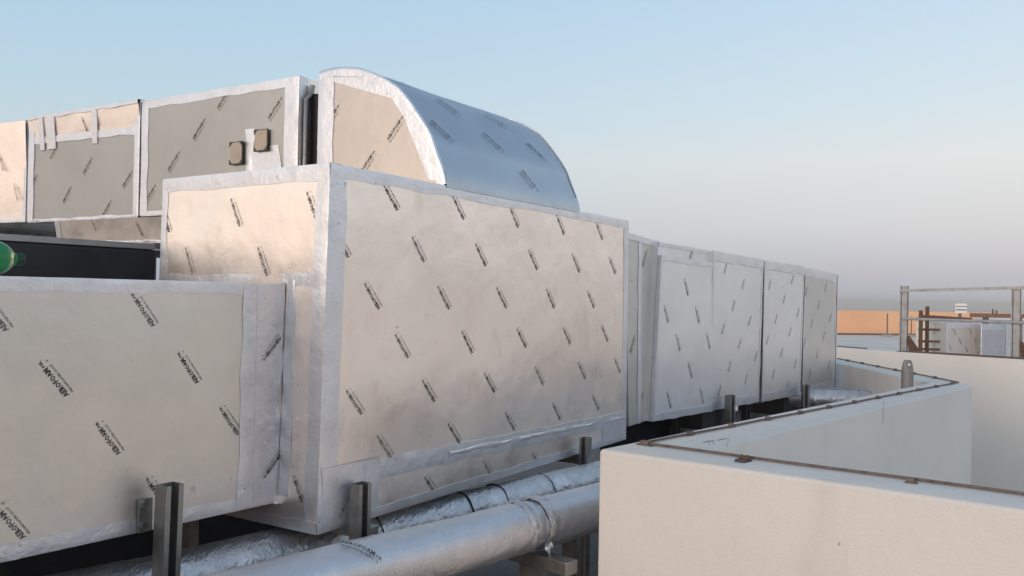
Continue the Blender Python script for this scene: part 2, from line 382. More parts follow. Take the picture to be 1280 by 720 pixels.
corner_tape(S(0, 0, b1), S(UR, 0, b1), -UP, D2, .036, .05, blk, lift=.0055)
corner_tape(S(UR + .012, 0, b0), S(UR, 0, b1), ND1, D2, .048, .05, blk, lift=.006)
corner_tape(S(-.02, VD, b0), S(0, VD, b1 - .008), D1, ND2, .05, .03, blk)
corner_tape(S(0, 0, b1), S(0, VD, b1 - .008), -UP, D1, .045, .05, blk, lift=.007)
corner_tape(S(-.026, 0, b0), S(UR + .012, 0, b0), UP, D2, .028, .05, blk, lift=.0065)
corner_tape(S(-.026, 0, b0), S(-.02, VD, b0), UP, D1, .03, .05, blk, lift=.0075)
# the flange line low on the long face, run over with several tapes
tape('tape_strip', S(.05, 0, Z(-.590)), S(UR, 0, Z(-.635)), UP, ND2, .062, blk, lift=.009, wr=.006, jit=.004)
tape('tape_strip', S(.62, 0, Z(-.578)), S(UR, 0, Z(-.612)), UP, ND2, .018, blk, lift=.014, wr=.008, jit=.006)
tape('tape_strip', S(-.01, 0, Z(-.705)), S(-.01, 0, Z(-.525)), D1, ND2, .255, blk, lift=.0115, wr=.004, jit=.006)
tape('tape_strip', S(1.86, 0, Z(-.70)), S(1.86, 0, Z(-.60)), D1, ND2, .24, blk, lift=.0125, wr=.004, jit=.006)
tape('tape_strip', S(-.004, .005, Z(.012)), S(-.004, VD - .01, Z(.004)), UP, ND1, .042, blk, lift=.0095, wr=.004, jit=.006)
tape('tape_strip', S(-.006, .16, Z(.03)), S(-.022, .16, Z(-.62)), D2 * -1, ND1, .04, blk, lift=.009, wr=.006, jit=.008)
tq = (D1 * -.077 + UP * .085)
for (u, z) in lattice((.432, Z(.151)), (.3785, 0), (.151, -.1615), (.05, Z(-.56)), (UR - .02, Z(.36))): mark(S(u, 0, z), tq, ND2, fp, lift=.0075)
for px, py in ((540, 606), (611, 585), (671, 573), (1000, 0)):
    if py: u, z = fu(px, py, 0); mark(S(u, 0, z), tq, ND2, fp, lift=.0045)
mark(S(.085, 0, Z(-.635)), D1 * -.6 - UP * .8, ND2, fp, lift=.0185)
tl = (D2 * .052 + UP * .1)
for px, py in ((297, 265), (393, 257), (240, 326), (332, 325), (209, 272)):
    v, z = su(px, py, 0); mark(S(-.002, v, z), tl, ND1, lp, lift=.0075, s=.95)
mark(S(-.019, .08, Z(-.585)), tl, ND1, lp, lift=.012, s=.8)

# ---- duct leaving it towards the left, lower
LV = .17; l1 = Z(.018); UL = -1.75
zl = lambda u: Z(-.644 + (-.599 + .644) * min(1, max(0, -u / .85)))
ld = thing('duct_section', 'low foil faced duct with a green bottle lying on top', 'duct', S(-.9, .4, Z(-.6)), ROT)
LE = -.028
c = lambda u, v, top: S(u, v, l1 if top else zl(u))
lfp = panel('front_panel', c(UL, LV, 0), c(LE, LV, 0), c(LE, LV, 1), c(UL, LV, 1), ND2, ld, 'foil_dull', amp=.007, seed=11)
panel('back_panel', c(UL, .66, 0), c(LE, .66, 0), c(LE, .66, 1), c(UL, .66, 1), D2, ld, seed=12)
panel('top_panel', c(UL, LV, 1), c(LE, LV, 1), c(LE, .66, 1), c(UL, .66, 1), UP, ld, amp=.002, seed=13)
panel('bottom_panel', c(UL, LV, 0), c(LE, LV, 0), c(LE, .66, 0), c(UL, .66, 0), -UP, ld, seed=14)
panel('end_panel', c(UL, LV, 0), c(UL, .66, 0), c(UL, .66, 1), c(UL, LV, 1), ND1, ld, seed=15)
corner_tape(c(UL, LV, 1), c(LE, LV, 1), -UP, D2, .032, .05, ld)
corner_tape(c(UL, LV, 0), c(LE, LV, 0), UP, D2, .036, .05, ld, wr=.004)
tape('tape_strip', S(-.176, LV, zl(-.1) + .004), S(-.17, LV, l1 - .004), D1, ND2, .056, ld, lift=.0065, wr=.003)
tape('joint_strip', S(-.122, LV, zl(-.1) + .002), S(-.118, LV, l1 - .003), D1, ND2, .098, ld, lift=.0105, wr=.0015)
tape('tape_strip', S(-.040, LV, zl(-.03) - .004), S(-.036, LV, l1 + .004), D1, ND2, .022, ld, lift=.0115, wr=.008, jit=.002)
for (u, z) in lattice((-.726, Z(-.213)), (.3785, 0), (.144, -.1605), (UL + .05, Z(-.60)), (-.13, Z(.0))):
    mark(S(u, LV, z), D1 * -.067 + UP * .087, ND2, lfp, lift=.006)
for px, py in ((340, 434), (341, 579)):
    u, z = fu(px, py, LV); mark(S(u - .01, LV, z), D1 * -.72 - UP * .7, ND2, lfp, lift=.0145, s=.85)

# ---- curved elbow on top
EU0, EU1 = .57, 1.585
prof = [(0, .383), (.012, .428), (.05, .514), (.075, .57), (.134, .65), (.21, .735), (.27, .776), (.326, .806), (.406, .836), (.487, .850), (.549, .853), (.612, .846)]
def crv(t):      # smooth profile through the measured points
    n = len(prof) - 1; s = t * n; i = min(int(s), n - 1); f = s - i
    P = [prof[max(0, min(n, j))] for j in (i - 1, i, i + 1, i + 2)]
    return tuple(.5 * (2 * P[1][k] + (P[2][k] - P[0][k]) * f + (2 * P[0][k] - 5 * P[1][k] + 4 * P[2][k] - P[3][k]) * f * f + (3 * P[1][k] - P[0][k] - 3 * P[2][k] + P[3][k]) * f ** 3) for k in (0, 1))
el = thing('elbow_duct', 'rounded foil faced elbow duct with a quarter round side standing on the duct box', 'duct', S(1.07, .3, b1), ROT)
NP = 40; pts = [crv(i / NP) for i in range(NP + 1)]; NUe = 30
vs = []; fs = []
for i in range(NUe + 1):
    u = EU0 + (EU1 - EU0) * i / NUe
    for j, (v, z) in enumerate(pts):
        d = noise.noise(V((u * 2.4, j * .11, 5))) * .005 * min(1, 5 * i / NUe, 5 * (NUe - i) / NUe)
        vs.append(S(u, v + d * .7, Z(z) - d * .7))
for i in range(NUe):
    for j in range(NP): k = i * (NP + 1) + j; fs.append((k, k + 1, k + NP + 2, k + NP + 1))
cp = obj('curved_panel', vs, fs, 'foil_smooth', el, True)
for uu, nm in ((EU0, 'side_panel'), (EU1, 'side_panel')):
    vs = [S(uu, v, Z(z)) for v, z in pts] + [S(uu, .612, b1 + .002)]; base = len(vs)
    fs = [(i, i + 1, base - 1) for i in range(NP)]
    q = obj(nm, vs, fs, 'foil_taupe', el)
    if uu == EU0: esp = q
panel('back_panel', S(EU0, .612, b1), S(EU1, .612, b1), S(EU1, .612, Z(.846)), S(EU0, .612, Z(.846)), D2, el)
def arc_tape(name, t0, t1, w, wtop, u, sgn, lift, m='foil_tape'):
    vs = []; fs = []; n = 44; rows = 4
    for i in range(n + 1):
        t = t0 + (t1 - t0) * i / n; v, z = crv(t); a = crv(max(0, t - .01)); b = crv(min(1, t + .01))
        tx = V((b[0] - a[0], b[1] - a[1])).normalized(); inn = V((tx.y, -tx.x))
        je = noise.noise(V((t * 14, u, 3))) * .006
        prof_ = [(u + sgn * -w, v - inn.x * .004, z - inn.y * .004), (u - sgn * -.002, v - inn.x * .005, z - inn.y * .005)]
        for k in range(rows):
            bq = k / (rows - 1) * (wtop + je)
            prof_.append((u - sgn * (-lift * .5 - abs(noise.noise(V((t * 40, k * 1.3, u)))) * .0012), v + inn.x * bq, z + inn.y * bq))
        # u - sgn*(-x): sgn=-1 faces the left end
        for (a_, b_, c_) in prof_: vs.append(S(a_, b_, Z(c_)))
    r = len(vs) // (n + 1)
    for i in range(n):
        for k in range(r - 1): q = i * r + k; fs.append((q, q + 1, q + r + 1, q + r))
    return obj(name, vs, fs, m, el, True)
arc_tape('curved_tape', 0, 1, .012, .030, EU0, -1, .009)
arc_tape('curved_tape', 0, 1, .003, .05, EU1, 1, .004)
# the extra tape that squares off the round side panel
poly = [su(px, py, EU0) for px, py in ((536, 224), (530, 210), (505, 146), (490, 123), (412, 101), (404, 99))]
pl_ = [0]
for i in range(5): pl_.append(pl_[-1] + math.hypot(poly[i + 1][0] - poly[i][0], poly[i + 1][1] - poly[i][1]))
vs = []; fs = []; n = 48
for i in range(n + 1):
    t = i / n; a = t * pl_[-1]; k = min(4, max(j for j in range(6) if pl_[j] <= a + 1e-9)); f = (a - pl_[k]) / (pl_[k + 1] - pl_[k])
    v, z = crv(.02 + .97 * t); iv = poly[k][0] + (poly[k + 1][0] - poly[k][0]) * f; iz = poly[k][1] + (poly[k + 1][1] - poly[k][1]) * f
    for j in range(6):
        b = j / 5; vs.append(S(EU0 - .0012 - abs(noise.noise(V((t * 22, b * 3, 1)))) * .0016, v + (iv - v) * b, Z(z) * (1 - b) + iz * b))
for i in range(n):
    for j in range(5): k = i * 6 + j; fs.append((k, k + 1, k + 7, k + 6))
obj('tape_patch', vs, fs, 'foil_tape', el, True)
corner_tape(S(EU0, .612, b1), S(EU0, .612, Z(.84)), ND2, D1, .078, .04, el, lift=.0095, wr=.005)
vs = []; fs = []; n = 50
for i in range(n + 1):
    u = EU0 + .006 + (EU1 - EU0 - .012) * i / n; je = noise.noise(V((u * 9, 0, 8))) * .05
    for j in range(6):
        v, z = crv((j / 5) * (.10 + je * .3)); h = .0045 + abs(noise.noise(V((u * 20, j * .9, 4)))) * .002
        vs.append(S(u, v - h, Z(z) + h * .25 - (.012 if j == 0 else 0)))
for i in range(n):
    for j in range(5): k = i * 6 + j; fs.append((k, k + 1, k + 7, k + 6))
obj('foot_tape', vs, fs, 'foil_smooth', el, True)
for px, py in ((416, 147), (496, 161), (461, 204)):
    v, z = su(px, py, EU0); mark(S(EU0, v, z), ND2 * .062 + UP * .07, ND1, esp, lift=.003)
def curved_mark(u0_, t0_, ang, s=1.0):
    # arc length table of the profile
    acc = [0]
    for i in range(NP): acc.append(acc[-1] + math.hypot(pts[i + 1][0] - pts[i][0], pts[i + 1][1] - pts[i][1]))
    def P(u, a):
        a = max(0, min(acc[-1] - 1e-5, a)); i = max(j for j in range(NP) if acc[j] <= a); f = (a - acc[i]) / (acc[i + 1] - acc[i])
        v = pts[i][0] + (pts[i + 1][0] - pts[i][0]) * f; z = pts[i][1] + (pts[i + 1][1] - pts[i][1]) * f
        tn = V((pts[i + 1][0] - pts[i][0], pts[i + 1][1] - pts[i][1])).normalized()
        return S(u, v - tn.y * .0065, Z(z + tn.x * .0065))
    ca, sa = math.cos(ang) * s, math.sin(ang) * s
    vs = [P(u0_ + p.x * ca - p.y * sa, t0_ + p.x * sa + p.y * ca) for p in PRINT.v]
    obj('lettering', vs, PRINT.f, 'ink', cp)
for (u, a) in lattice((.66, .22), (.36, .02), (.17, -.155), (EU0 + .06, .07), (EU1 - .05, .80)): curved_mark(u, a, R(-47))

# ---- upper run behind: three sections one after another
AU = .644; a0, a1 = Z(.334), Z(.872)
def upper(name, label, v0, v1, w, panels, top=a1, yaw=0.0, ms=('foil_panel', 'foil_panel')):
    t = thing(name, label, 'duct', S(AU + .4, (v0 + v1) / 2, a0), ROT)
    L_ = lambda v, z, du=0: S(AU + du + yaw * (v - v0), v, z)
    ps = []
    for (z0, z1, d0, d1_), mm_ in zip(panels, ms): ps.append(panel('side_panel', L_(v0, z0, d0), L_(v1, z0, d0), L_(v1, z1, d1_), L_(v0, z1, d1_), ND1, t, mm_, amp=.006, seed=v0 * 3))
    B_ = lambda v, z: S(AU + w, v, z)
    panel('top_panel', L_(v0, top), L_(v1, top), B_(v1, top), B_(v0, top), UP, t)
    panel('bottom_panel', L_(v0, a0), L_(v1, a0), B_(v1, a0), B_(v0, a0), -UP, t)
    panel('back_panel', B_(v0, a0), B_(v1, a0), B_(v1, top), B_(v0, top), D1, t)
    panel('end_panel', L_(v0, a0), B_(v0, a0), B_(v0, top), L_(v0, top), ND2, t, amp=.002)
    panel('end_panel', L_(v1, a0), B_(v1, a0), B_(v1, top), L_(v1, top), D2, t, amp=.002)
    return t, ps, L_
ta, pa, LA = upper('duct_section', 'upper duct section with two square tan covers beside a black connector', .80, 1.815, .95, [(a0, a1, 0, 0)], ms=('foil_grey',))
corner_tape(LA(.80, a0), LA(.80, a1), D2, D1, .078, .05, ta, lift=.0055, wr=.004)
corner_tape(LA(.80, a1), LA(1.815, a1), -UP, D1, .038, .05, ta)
corner_tape(LA(.80, a0), LA(1.815, a0), UP, D1, .022, .05, ta)
tape('tape_strip', LA(1.77, a0 + .003), LA(1.77, a1 - .003), D2, ND1, .05, ta, lift=.006)
tape('foil_patch', LA(.90, Z(.50)), LA(.90, Z(.60)), D2, ND1, .175, ta, lift=.007, wr=.005, jit=.012)
tape('foil_patch', LA(1.055, Z(.50)), LA(1.06, Z(.68)), D2, ND1, .045, ta, lift=.0095, wr=.005, jit=.010)
tu = ND2 * .7 + UP * .75
for px, py in ((345, 137), (281, 124), (250, 163), (218, 203), (189, 243)):
    v, z = su(px, py, AU); mark(S(AU, v, z), tu, ND1, pa[0], lift=.0065, s=1.05)
for px, py, dx, dz in ((299, 192, .040, .049), (330, 176, .040, .046)):
    v, z = su(px, py, AU); cpos = S(AU, v, z)
    mm = MB().box(cpos + ND1 * .016 - UP * (dz - .004), ND1 * .003, D2 * (dx - .004), UP * (2 * dz - .008))
    cv = mm.build('cover', 'card', ta)
    fr = MB()
    fr.box(cpos + ND1 * .0135 - UP * dz, ND1 * .002, D2 * dx, UP * 2 * dz); fr.build('cover_rim', 'dark_steel', cv)
    for sx in (-1, 1):
        for sz in (-1, 1):
            if (sx, sz) == (-1, 1) and px == 330: continue
            q = cpos + D2 * sx * dx + UP * sz * dz + ND1 * .0205
            obj('corner_clip', [q, q - D2 * sx * .022, q - UP * sz * .022] + [p - ND1 * .003 for p in (q, q - D2 * sx * .022, q - UP * sz * .022)], [(0, 1, 2), (3, 5, 4), (0, 3, 4, 1), (1, 4, 5, 2), (2, 5, 3, 0)], 'dark_steel', cv)
tb, pb, LB = upper('duct_section', 'upper duct section split by a tape line under a narrow top strip', 1.835, 2.765, .95, [(a0 - .004, Z(.745), 0, 0), (Z(.745), a1 + .008, .002, -.014)], top=a1 + .008, ms=('foil_grey', 'foil_panel'))
tape('tape_strip', LB(1.84, Z(.722)), LB(2.76, Z(.738)), UP, ND1, .035, tb, lift=.009, wr=.003)
corner_tape(LB(1.835, a0), LB(1.835, a1), D2, D1, .035, .03, tb, lift=.012)
corner_tape(LB(2.765, a0), LB(2.765, a1), ND2, D1, .05, .03, tb, lift=.013)
corner_tape(LB(1.835, a1 + .008, -.014), LB(2.765, a1 + .008, -.014), -UP, D1, .018, .05, tb, lift=.006)
corner_tape(LB(1.835, a0 - .004), LB(2.765, a0 - .004), UP, D1, .014, .05, tb, wr=.005)
for va, vb in ((2.52, .07), (2.16, .04), (2.62, .035)): tape('tape_strip', LB(va, Z(.70)), LB(va, a1 - .005, -.012), D2, ND1, vb, tb, lift=.0145)
for px, py in ((67, 192), (111, 208), (85, 243), (134, 262), (160, 225), (43, 228)):
    v, z = su(px, py, AU); mark(S(AU, v, z), tu, ND1, pb[0], lift=.0065, s=.95)
for px, py in ((123, 148), (108, 155)):
    v, z = su(px, py, AU); mark(S(AU - .008, v, z), D2 * .05 + UP * .1, ND1, pb[1], lift=.0085, s=.8)
tcx, pc, LC = upper('duct_section', 'upper duct section at the run end turned towards the warm light', 2.79, 4.2, .95, [(a0, a1 - .004, .012, -.012)], yaw=-.10)
corner_tape(LC(2.79, a0), LC(2.79, a1 - .004), D2, D1, .02, .03, tcx)
corner_tape(LC(2.79, a0), LC(4.2, a0), UP, D1, .03, .03, tcx)
for px, py in ((9, 204), (24, 239)):
    v, z = su(px, py, AU); mark(S(AU - .1 * (v - 2.79), v, z), D2 * .05 + UP * .1, ND1, pc[0], lift=.018, s=.95)
# black flexible connector between the upper run and the elbow
fx = thing('flexible_connector', 'black canvas connector in the gap between upper duct and curved elbow', 'connector', S(1.1, .70, a0), ROT)
m = MB()
prof_ = [(.622, 0), (.655, .018), (.69, 0), (.725, .018), (.757, .004), (.79, 0)]
vs = []; fs = []
for v, d in prof_:
    for (u, z) in ((.70 + d, a0 + .02), (1.50, a0 + .02), (1.50, a1 - .06 - d), (.70 + d, a1 - .06 - d)): vs.append(S(u, v, z))
for i in range(len(prof_) - 1):
    for k in range(4): fs.append((i * 4 + k, i * 4 + (k + 1) % 4, i * 4 + 4 + (k + 1) % 4, i * 4 + 4 + k))
obj('bellows', vs, fs, 'canvas', fx)
m = MB(); lip = [S(.668, .782, a0 + .01)] + [S(.668, .782, a1 - .09)] + [S(.672 + .03 * math.sin(q), .782, a1 - .09 + .045 * (1 - math.cos(q)) + .02 * math.sin(q)) for q in (.5, 1.0, 1.5)]
m.tube(lip, .011, 10).build('flange_lip', 'galvanised', fx, True)
# ---- tan faced duct and black insulated casing under the upper run
ud = thing('duct_section', 'narrow tan foil duct tucked under the upper duct above the black casing', 'duct', S(1.1, 2.05, Z(.19)), ROT)
zz0, zz1 = Z(.205), Z(.326); vA0, vA1 = 1.35, 2.50
udp = panel('side_panel', S(AU + .01, vA0, zz0), S(AU + .01, vA1, zz0 + .01), S(AU - .012, vA1, zz1), S(AU - .012, vA0, zz1), ND1, ud, amp=.006)
panel('bottom_panel', S(AU + .01, vA0, zz0), S(AU + .01, vA1, zz0 + .01), S(AU + .8, vA1, zz0 + .01), S(AU + .8, vA0, zz0), -UP, ud)
panel('end_panel', S(AU + .01, vA1, zz0 + .01), S(AU + .8, vA1, zz0 + .01), S(AU + .8, vA1, zz1), S(AU - .012, vA1, zz1), D2, ud)
panel('end_panel', S(AU + .01, vA0, zz0), S(AU + .8, vA0, zz0), S(AU + .8, vA0, zz1), S(AU - .012, vA0, zz1), ND2, ud)
panel('top_panel', S(AU - .012, vA0, zz1), S(AU - .012, vA1, zz1), S(AU + .8, vA1, zz1), S(AU + .8, vA0, zz1), UP, ud)
panel('back_panel', S(AU + .8, vA0, zz0), S(AU + .8, vA1, zz0), S(AU + .8, vA1, zz1), S(AU + .8, vA0, zz1), D1, ud)
tape('tape_strip', S(AU + .008, vA1 - .045, zz0 + .006), S(AU - .012, vA1 - .045, zz1 - .003), D2, ND1, .044, ud, lift=.006)
corner_tape(S(AU + .01, vA0, zz0), S(AU + .01, vA1, zz0 + .01), UP, D1, .016, .05, ud, wr=.008)
for px, py in ((120, 284), (175, 284)):
    v, z = su(px, py, AU); mark(S(AU, v, z), D2 * .05 + UP * .1, ND1, udp, lift=.008, s=.75)
CV = 1.0; (cu0, cz0), (cu1, cz1) = fu(0, 299, CV), fu(196, 314, CV)
ck = thing('casing_or_shade_box', 'black rubber clad casing between the low duct and the upper run', 'casing', S(-.9, 1.7, 0), ROT)
cz = (cz0 + cz1) / 2
MB().box(S((cu1 - 2.2) / 2, 1.75, .10), D1 * (cu1 + 2.2) / 2, D2 * .75, UP * (cz - .10)).build('body', 'black_rubber', ck, bevel=.012)
MB().box(S((cu1 - 2.2) / 2, 1.02, cz + .001), D1 * ((cu1 + 2.2) / 2 - .006), D2 * .02, UP * .021).build('rail', 'rail_paint', ck, bevel=.002)
MB().box(S(.2, 1.6, .003), D1 * 1.9, D2 * .55, UP * .96).build('shade_filler', 'black_rubber', ck, bevel=.012)  # added black block that stands in for the deep shade below the duct box
for su_ in (-2.0, cu1 - .2):
    for sv in (1.15, 2.3): MB().box(S(su_, sv, 0), D1 * .08, D2 * .08, UP * .1).build('foot', 'dark_steel', ck)
# props that carry the upper run from the casing and the roof
for v in (1.45, 2.3, 3.6):
    pr = thing('support_stand', {1.45: 'galvanised stand under the upper duct with the tan covers', 2.3: 'galvanised stand under the tan duct behind the black casing', 3.6: 'galvanised stand under the end of the upper run'}[v], 'support', S(1.25, v, 0), ROT, 'stands under the upper run')
    top = (zz0 if v < 2.45 else a0) - .002
    for du in (-.2, .25): MB().box(S(1.25 + du, v, 0), D1 * .02, D2 * .02, UP * (top - .04)).build('leg', 'galvanised', pr)
    MB().box(S(1.27, v, top - .041), D1 * .35, D2 * .021, UP * .04).build('cross_bar', 'galvanised', pr)

# ---- far run beyond the plenum
zf = Z(-.68)
FA = at_z(808, 527, zf); FB = at_z(1043, 484, zf); fd = (FB - FA).normalized(); fn = V((fd.y, -fd.x, 0)); fb = -fn     # fn faces the camera side
froT = math.atan2(fd.y, fd.x)
def fpt(px, py, off=0.0): return at_plane(px, py, FA + fn * off, fn)
def far_duct(label, bl, br, tr, tl_, off, seed, m='foil_panel', dep=.6, tilt=0.0, group='sections of the far duct run'):
    q = [fpt(*bl, off), fpt(*br, off), fpt(*tr, off), fpt(*tl_, off)]
    if tilt: q[2] = q[2] + fn * tilt; q[3] = q[3] + fn * tilt
    t = thing('duct_section', label, 'duct', (q[0] + q[1]) / 2 + fb * dep / 2, froT, group)
    r = [p + fb * dep for p in q]
    p = panel('front_panel', *q, fn, t, m, amp=.007, seed=seed)
    panel('back_panel', *r, fb, t, m, seed=seed); panel('top_panel', q[3], q[2], r[2], r[3], UP, t, m, amp=.002); panel('bottom_panel', q[0], q[1], r[1], r[0], -UP, t, m, amp=.002)
    panel('end_panel', q[0], r[0], r[3], q[3], -fd, t, m, amp=.002); panel('end_panel', q[1], r[1], r[2], q[2], fd, t, m, amp=.002)
    return t, p, q
def far_marks(t, p, q, ang, off=(.1, .1), lift=.006, s=1.0, dense=False):
    w = (q[1] - q[0]).length; h = (q[3] - q[0]).length; ex = (q[1] - q[0]).normalized(); ez = (q[3] - q[0]).normalized()
    la, lb = ((.238, -.092), (-.128, -.143)) if dense else ((.3785, 0), (.151 if ang < R(90) else -.151, .1615))
    for (x, z) in lattice(off, la, lb, (.04, .08), (w - .04, h - .07)):
        zz = z / h; base = q[0].lerp(q[1], x / w).lerp(q[3].lerp(q[2], x / w), zz)
        mark(base, ex * math.cos(ang) + ez * math.sin(ang), fn, p, lift=lift, s=s)
SL, BS = R(60), R(118)
t, p, q = far_duct('narrow foil duct piece between the duct box and the boarded far section', (786, 533), (810, 525), (823, 302), (782, 290), -.03, 21, tilt=.0, m='foil_mid')
tape('tape_strip', q[0].lerp(q[1], .42), q[3].lerp(q[2], .38), fd, fn, .035, t, lift=.006)
tape('tape_strip', q[3] - UP * .035, q[2] - UP * .035, UP, fn, .034, t, lift=.0075)
far_marks(t, p, q, SL, (.12, .12))
t, p, q = far_duct('far duct section with a raised cover board and a band of print above', (811, 526.5), (886, 513.5), (888, 313.5), (823, 302.5), .0, 22, m='foil_blue')
far_marks(t, p, [q[0].lerp(q[3], .93), q[1].lerp(q[2], .93), q[2], q[3]], SL, (.30, .03))
mark(q[0].lerp(q[1], .62).lerp(q[3].lerp(q[2], .62), .955), fd * .5 + UP * .85, fn, p)
cq = [q[0] + fd * .004, q[1], q[1].lerp(q[2], .925), q[0].lerp(q[3], .925)]; cq = [v + fn * .022 for v in cq]
cvp = panel('cover_board', *cq, fn, t, 'foil_blue', amp=.006, seed=31, bow=.004)
for a, b in ((0, 1), (1, 2), (2, 3), (3, 0)):
    obj('cover_edge', [cq[a], cq[b], cq[b] - fn * .0205, cq[a] - fn * .0205], [(0, 1, 2, 3)], 'foil_tape', t)
far_marks(t, cvp, cq, BS, (.17, .11), lift=.0065)
tape('tape_strip', q[3] - UP * .022, q[2] - UP * .022, UP, fn, .021, t, lift=.0065)
tape('tape_strip', cq[0], cq[3], fd, fn, .022, t, lift=.006); tape('tape_strip', cq[3] - UP * .03, cq[2] - UP * .03, UP, fn, .03, t, lift=.0065); tape('tape_strip', cq[0], cq[1], UP, fn, .04, t, lift=.007)
secs = [('first of three blue grey far duct sections beside the cover board', (886.5, 513.8), (948, 502.5), (952, 324.5), (889, 313.5), .012, 23, .012, .03),
        ('middle of three far duct sections between two black joints', (951.5, 502.5), (1000, 493.2), (1003.5, 333), (953.5, 325.5), .006, 24, .010, .09),
        ('last section of the far duct run with a black end joint', (1002.5, 492.5), (1042.5, 484), (1046.5, 343), (1005.5, 333.8), .0, 25, -.006, .05)]
for lab, bl, br, tr, tl_, off, sd_, tilt, ph in secs:
    t, p, q = far_duct(lab, bl, br, tr, tl_, off, sd_, tilt=tilt, m='foil_mid' if sd_ == 25 else 'foil_blue')
    far_marks(t, p, q, SL, (.10 + ph, .09 + ph), s=.72, dense=True)
    tape('tape_strip', q[3] - UP * .060, q[2] - UP * .060, UP, fn, .059, t, lift=.0065, wr=.003)
    tape('tape_strip', q[0], q[1], UP, fn, .055, t, lift=.0065, wr=.004)
    tape('tape_strip', q[0], q[3], fd, fn, .018, t, lift=.009); tape('tape_strip', q[1], q[2], -fd, fn, .018, t, lift=.009)
    # black gasket on its far joint
    a, b = q[1] + UP * .02, q[2] - UP * .06
    obj('gasket', [a + fd * .002, a + fd * .022, b + fd * .022, b + fd * .002] + [w + fb * .5 for w in (a + fd * .002, a + fd * .022, b + fd * .022, b + fd * .002)],
        [(0, 1, 2, 3), (4, 7, 6, 5), (0, 4, 5, 1), (1, 5, 6, 2), (2, 6, 7, 3), (3, 7, 4, 0)], 'canvas', t)
a, b = q[1], q[2]
ef = [a + fd * .024, a + fd * .045, b + fd * .045, b + fd * .024]
obj('end_flange', ef + [w + fb * .56 for w in ef], [(0, 1, 2, 3), (4, 7, 6, 5), (0, 4, 5, 1), (1, 5, 6, 2), (2, 6, 7, 3), (3, 7, 4, 0)], 'foil_tape', t)

# ================================================================== STRUTS, PIPES AND SUPPORTS
def strut(label, base, top_z, face, w=.041, d=.041, th=.0026, z0=0.0, lean=V((0, 0, 0)), m='galvanised', name='strut_post', group=None, bolts=()):
    """slotted C channel standing upright; face = direction the open side looks"""
    f_ = face.normalized(); s_ = V((-f_.y, f_.x, 0)); lip = w * .28
    pr = [(-w / 2, d), (-w / 2, 0), (w / 2, 0), (w / 2, d), (w / 2 - lip, d), (w / 2 - lip, d - .006), (w / 2 - lip + th, d - .006), (w / 2 - lip + th, d - th), (w / 2 - th, d - th), (w / 2 - th, th),
          (-w / 2 + th, th), (-w / 2 + th, d - th), (-w / 2 + lip - th, d - th), (-w / 2 + lip - th, d - .006), (-w / 2 + lip, d - .006), (-w / 2 + lip, d)]
    t = thing(name, label, 'post', base + UP * z0, 0, group)
    n = len(pr); vs = []
    for z, l_ in ((z0, V((0, 0, 0))), (top_z, lean)):
        for x, y in pr: vs.append(base + s_ * x + f_ * (y - d / 2) + UP * z + l_)
    fs = [(i, (i + 1) % n, (i + 1) % n + n, i + n) for i in range(n)]
    fs += [(0, 1, 10, 11), (1, 2, 9, 10), (2, 3, 8, 9), (3, 4, 7, 8), (4, 5, 6, 7), (11, 12, 15, 0), (12, 13, 14, 15)]
    fs += [tuple(i + n for i in q) for q in fs[n:]]
    obj('channel', vs, fs, m, t)
    MB().box(base + UP * z0, s_ * .06, f_ * .06, UP * .006).build('base_plate', m, t)
    for bz, bo in bolts:
        k_ = (bz - z0) / (top_z - z0)
        c_ = base + lean * k_ + UP * bz
        MB().tube([c_ + f_ * (-d / 2 + th), c_ + f_ * (-d / 2 + .014)], .009, 6).build('bolt', 'galvanised', t)
    return t
POST_XY = lambda px, py, v: (lambda q: PF + D1 * q[0] + D2 * v)(fu(px, py, v))
b1_ = POST_XY(193, 720, .10); t1_ = fu(203, 606, .10)
strut('dark slotted post leaning in front of the low duct', b1_ - V((-.01, 0, 0)), t1_[1], V((.85, -.55, 0)), w=.052, d=.045, lean=V((-.0, 0, 0)) + (POST_XY(203, 606, .10) - b1_) * 1.6, bolts=((t1_[1] - .11, 0),))
# angle cleat that ties that post to the duct
cl = thing('bracket', 'small bolted angle bracket on the low duct behind the leaning post', 'bracket', S(fu(178, 640, .16)[0], .15, fu(178, 660, .16)[1]), ROT)
u_, z_c = fu(180, 640, .165)
MB().box(S(u_, .1605, z_c - .05), D1 * .020, D2 * .0035, UP * .085).build('plate', 'galvanised', cl, bevel=.001)
for dz in (-.03, .025): MB().tube([S(u_ - .012, .159, z_c + dz), S(u_ - .012, .142, z_c + dz)], .010, 6).build('bolt', 'galvanised', cl)
t2 = fu(451, 604, -.045); strut('short slotted post against the lower left corner of the duct box', S(t2[0], -.045, 0), t2[1], ND2 * .9 + D1 * -.1, w=.050, d=.041, bolts=((Z(-.66), 0),))
t3 = fu(732, 547, -.05); strut('slotted post against the far lower end of the duct box', S(t3[0], -.05, 0), t3[1], D1 * -1, w=.041, d=.041, bolts=())
def far_post(label, px, ptop, pbot, off, w, name='strut_post', face=None, m='galvanised'):
    p = fpt(px, pbot, off); tz = fpt(px, ptop, off).z
    strut(label, V((p.x, p.y, 0)), tz, face or fn, w=w, d=.041, name=name, m=m)
far_post('slotted post in front of the first blue grey far section', 912, 494, 530, .07, .062)
far_post('slotted post beside the black joint near the run end', 1006.5, 481, 512, .06, .048, face=fn + fd * -1.2)
far_post('dark leg under the far run beside the slotted post', 896, 513, 530, -.10, .05, m='dark_steel')
far_post('dark leg under the far run on the other side of the slotted post', 932, 506, 525, -.12, .06, m='dark_steel')
far_post('dark leg under the cover board section of the far run', 845, 523, 540, -.20, .05, m='dark_steel')
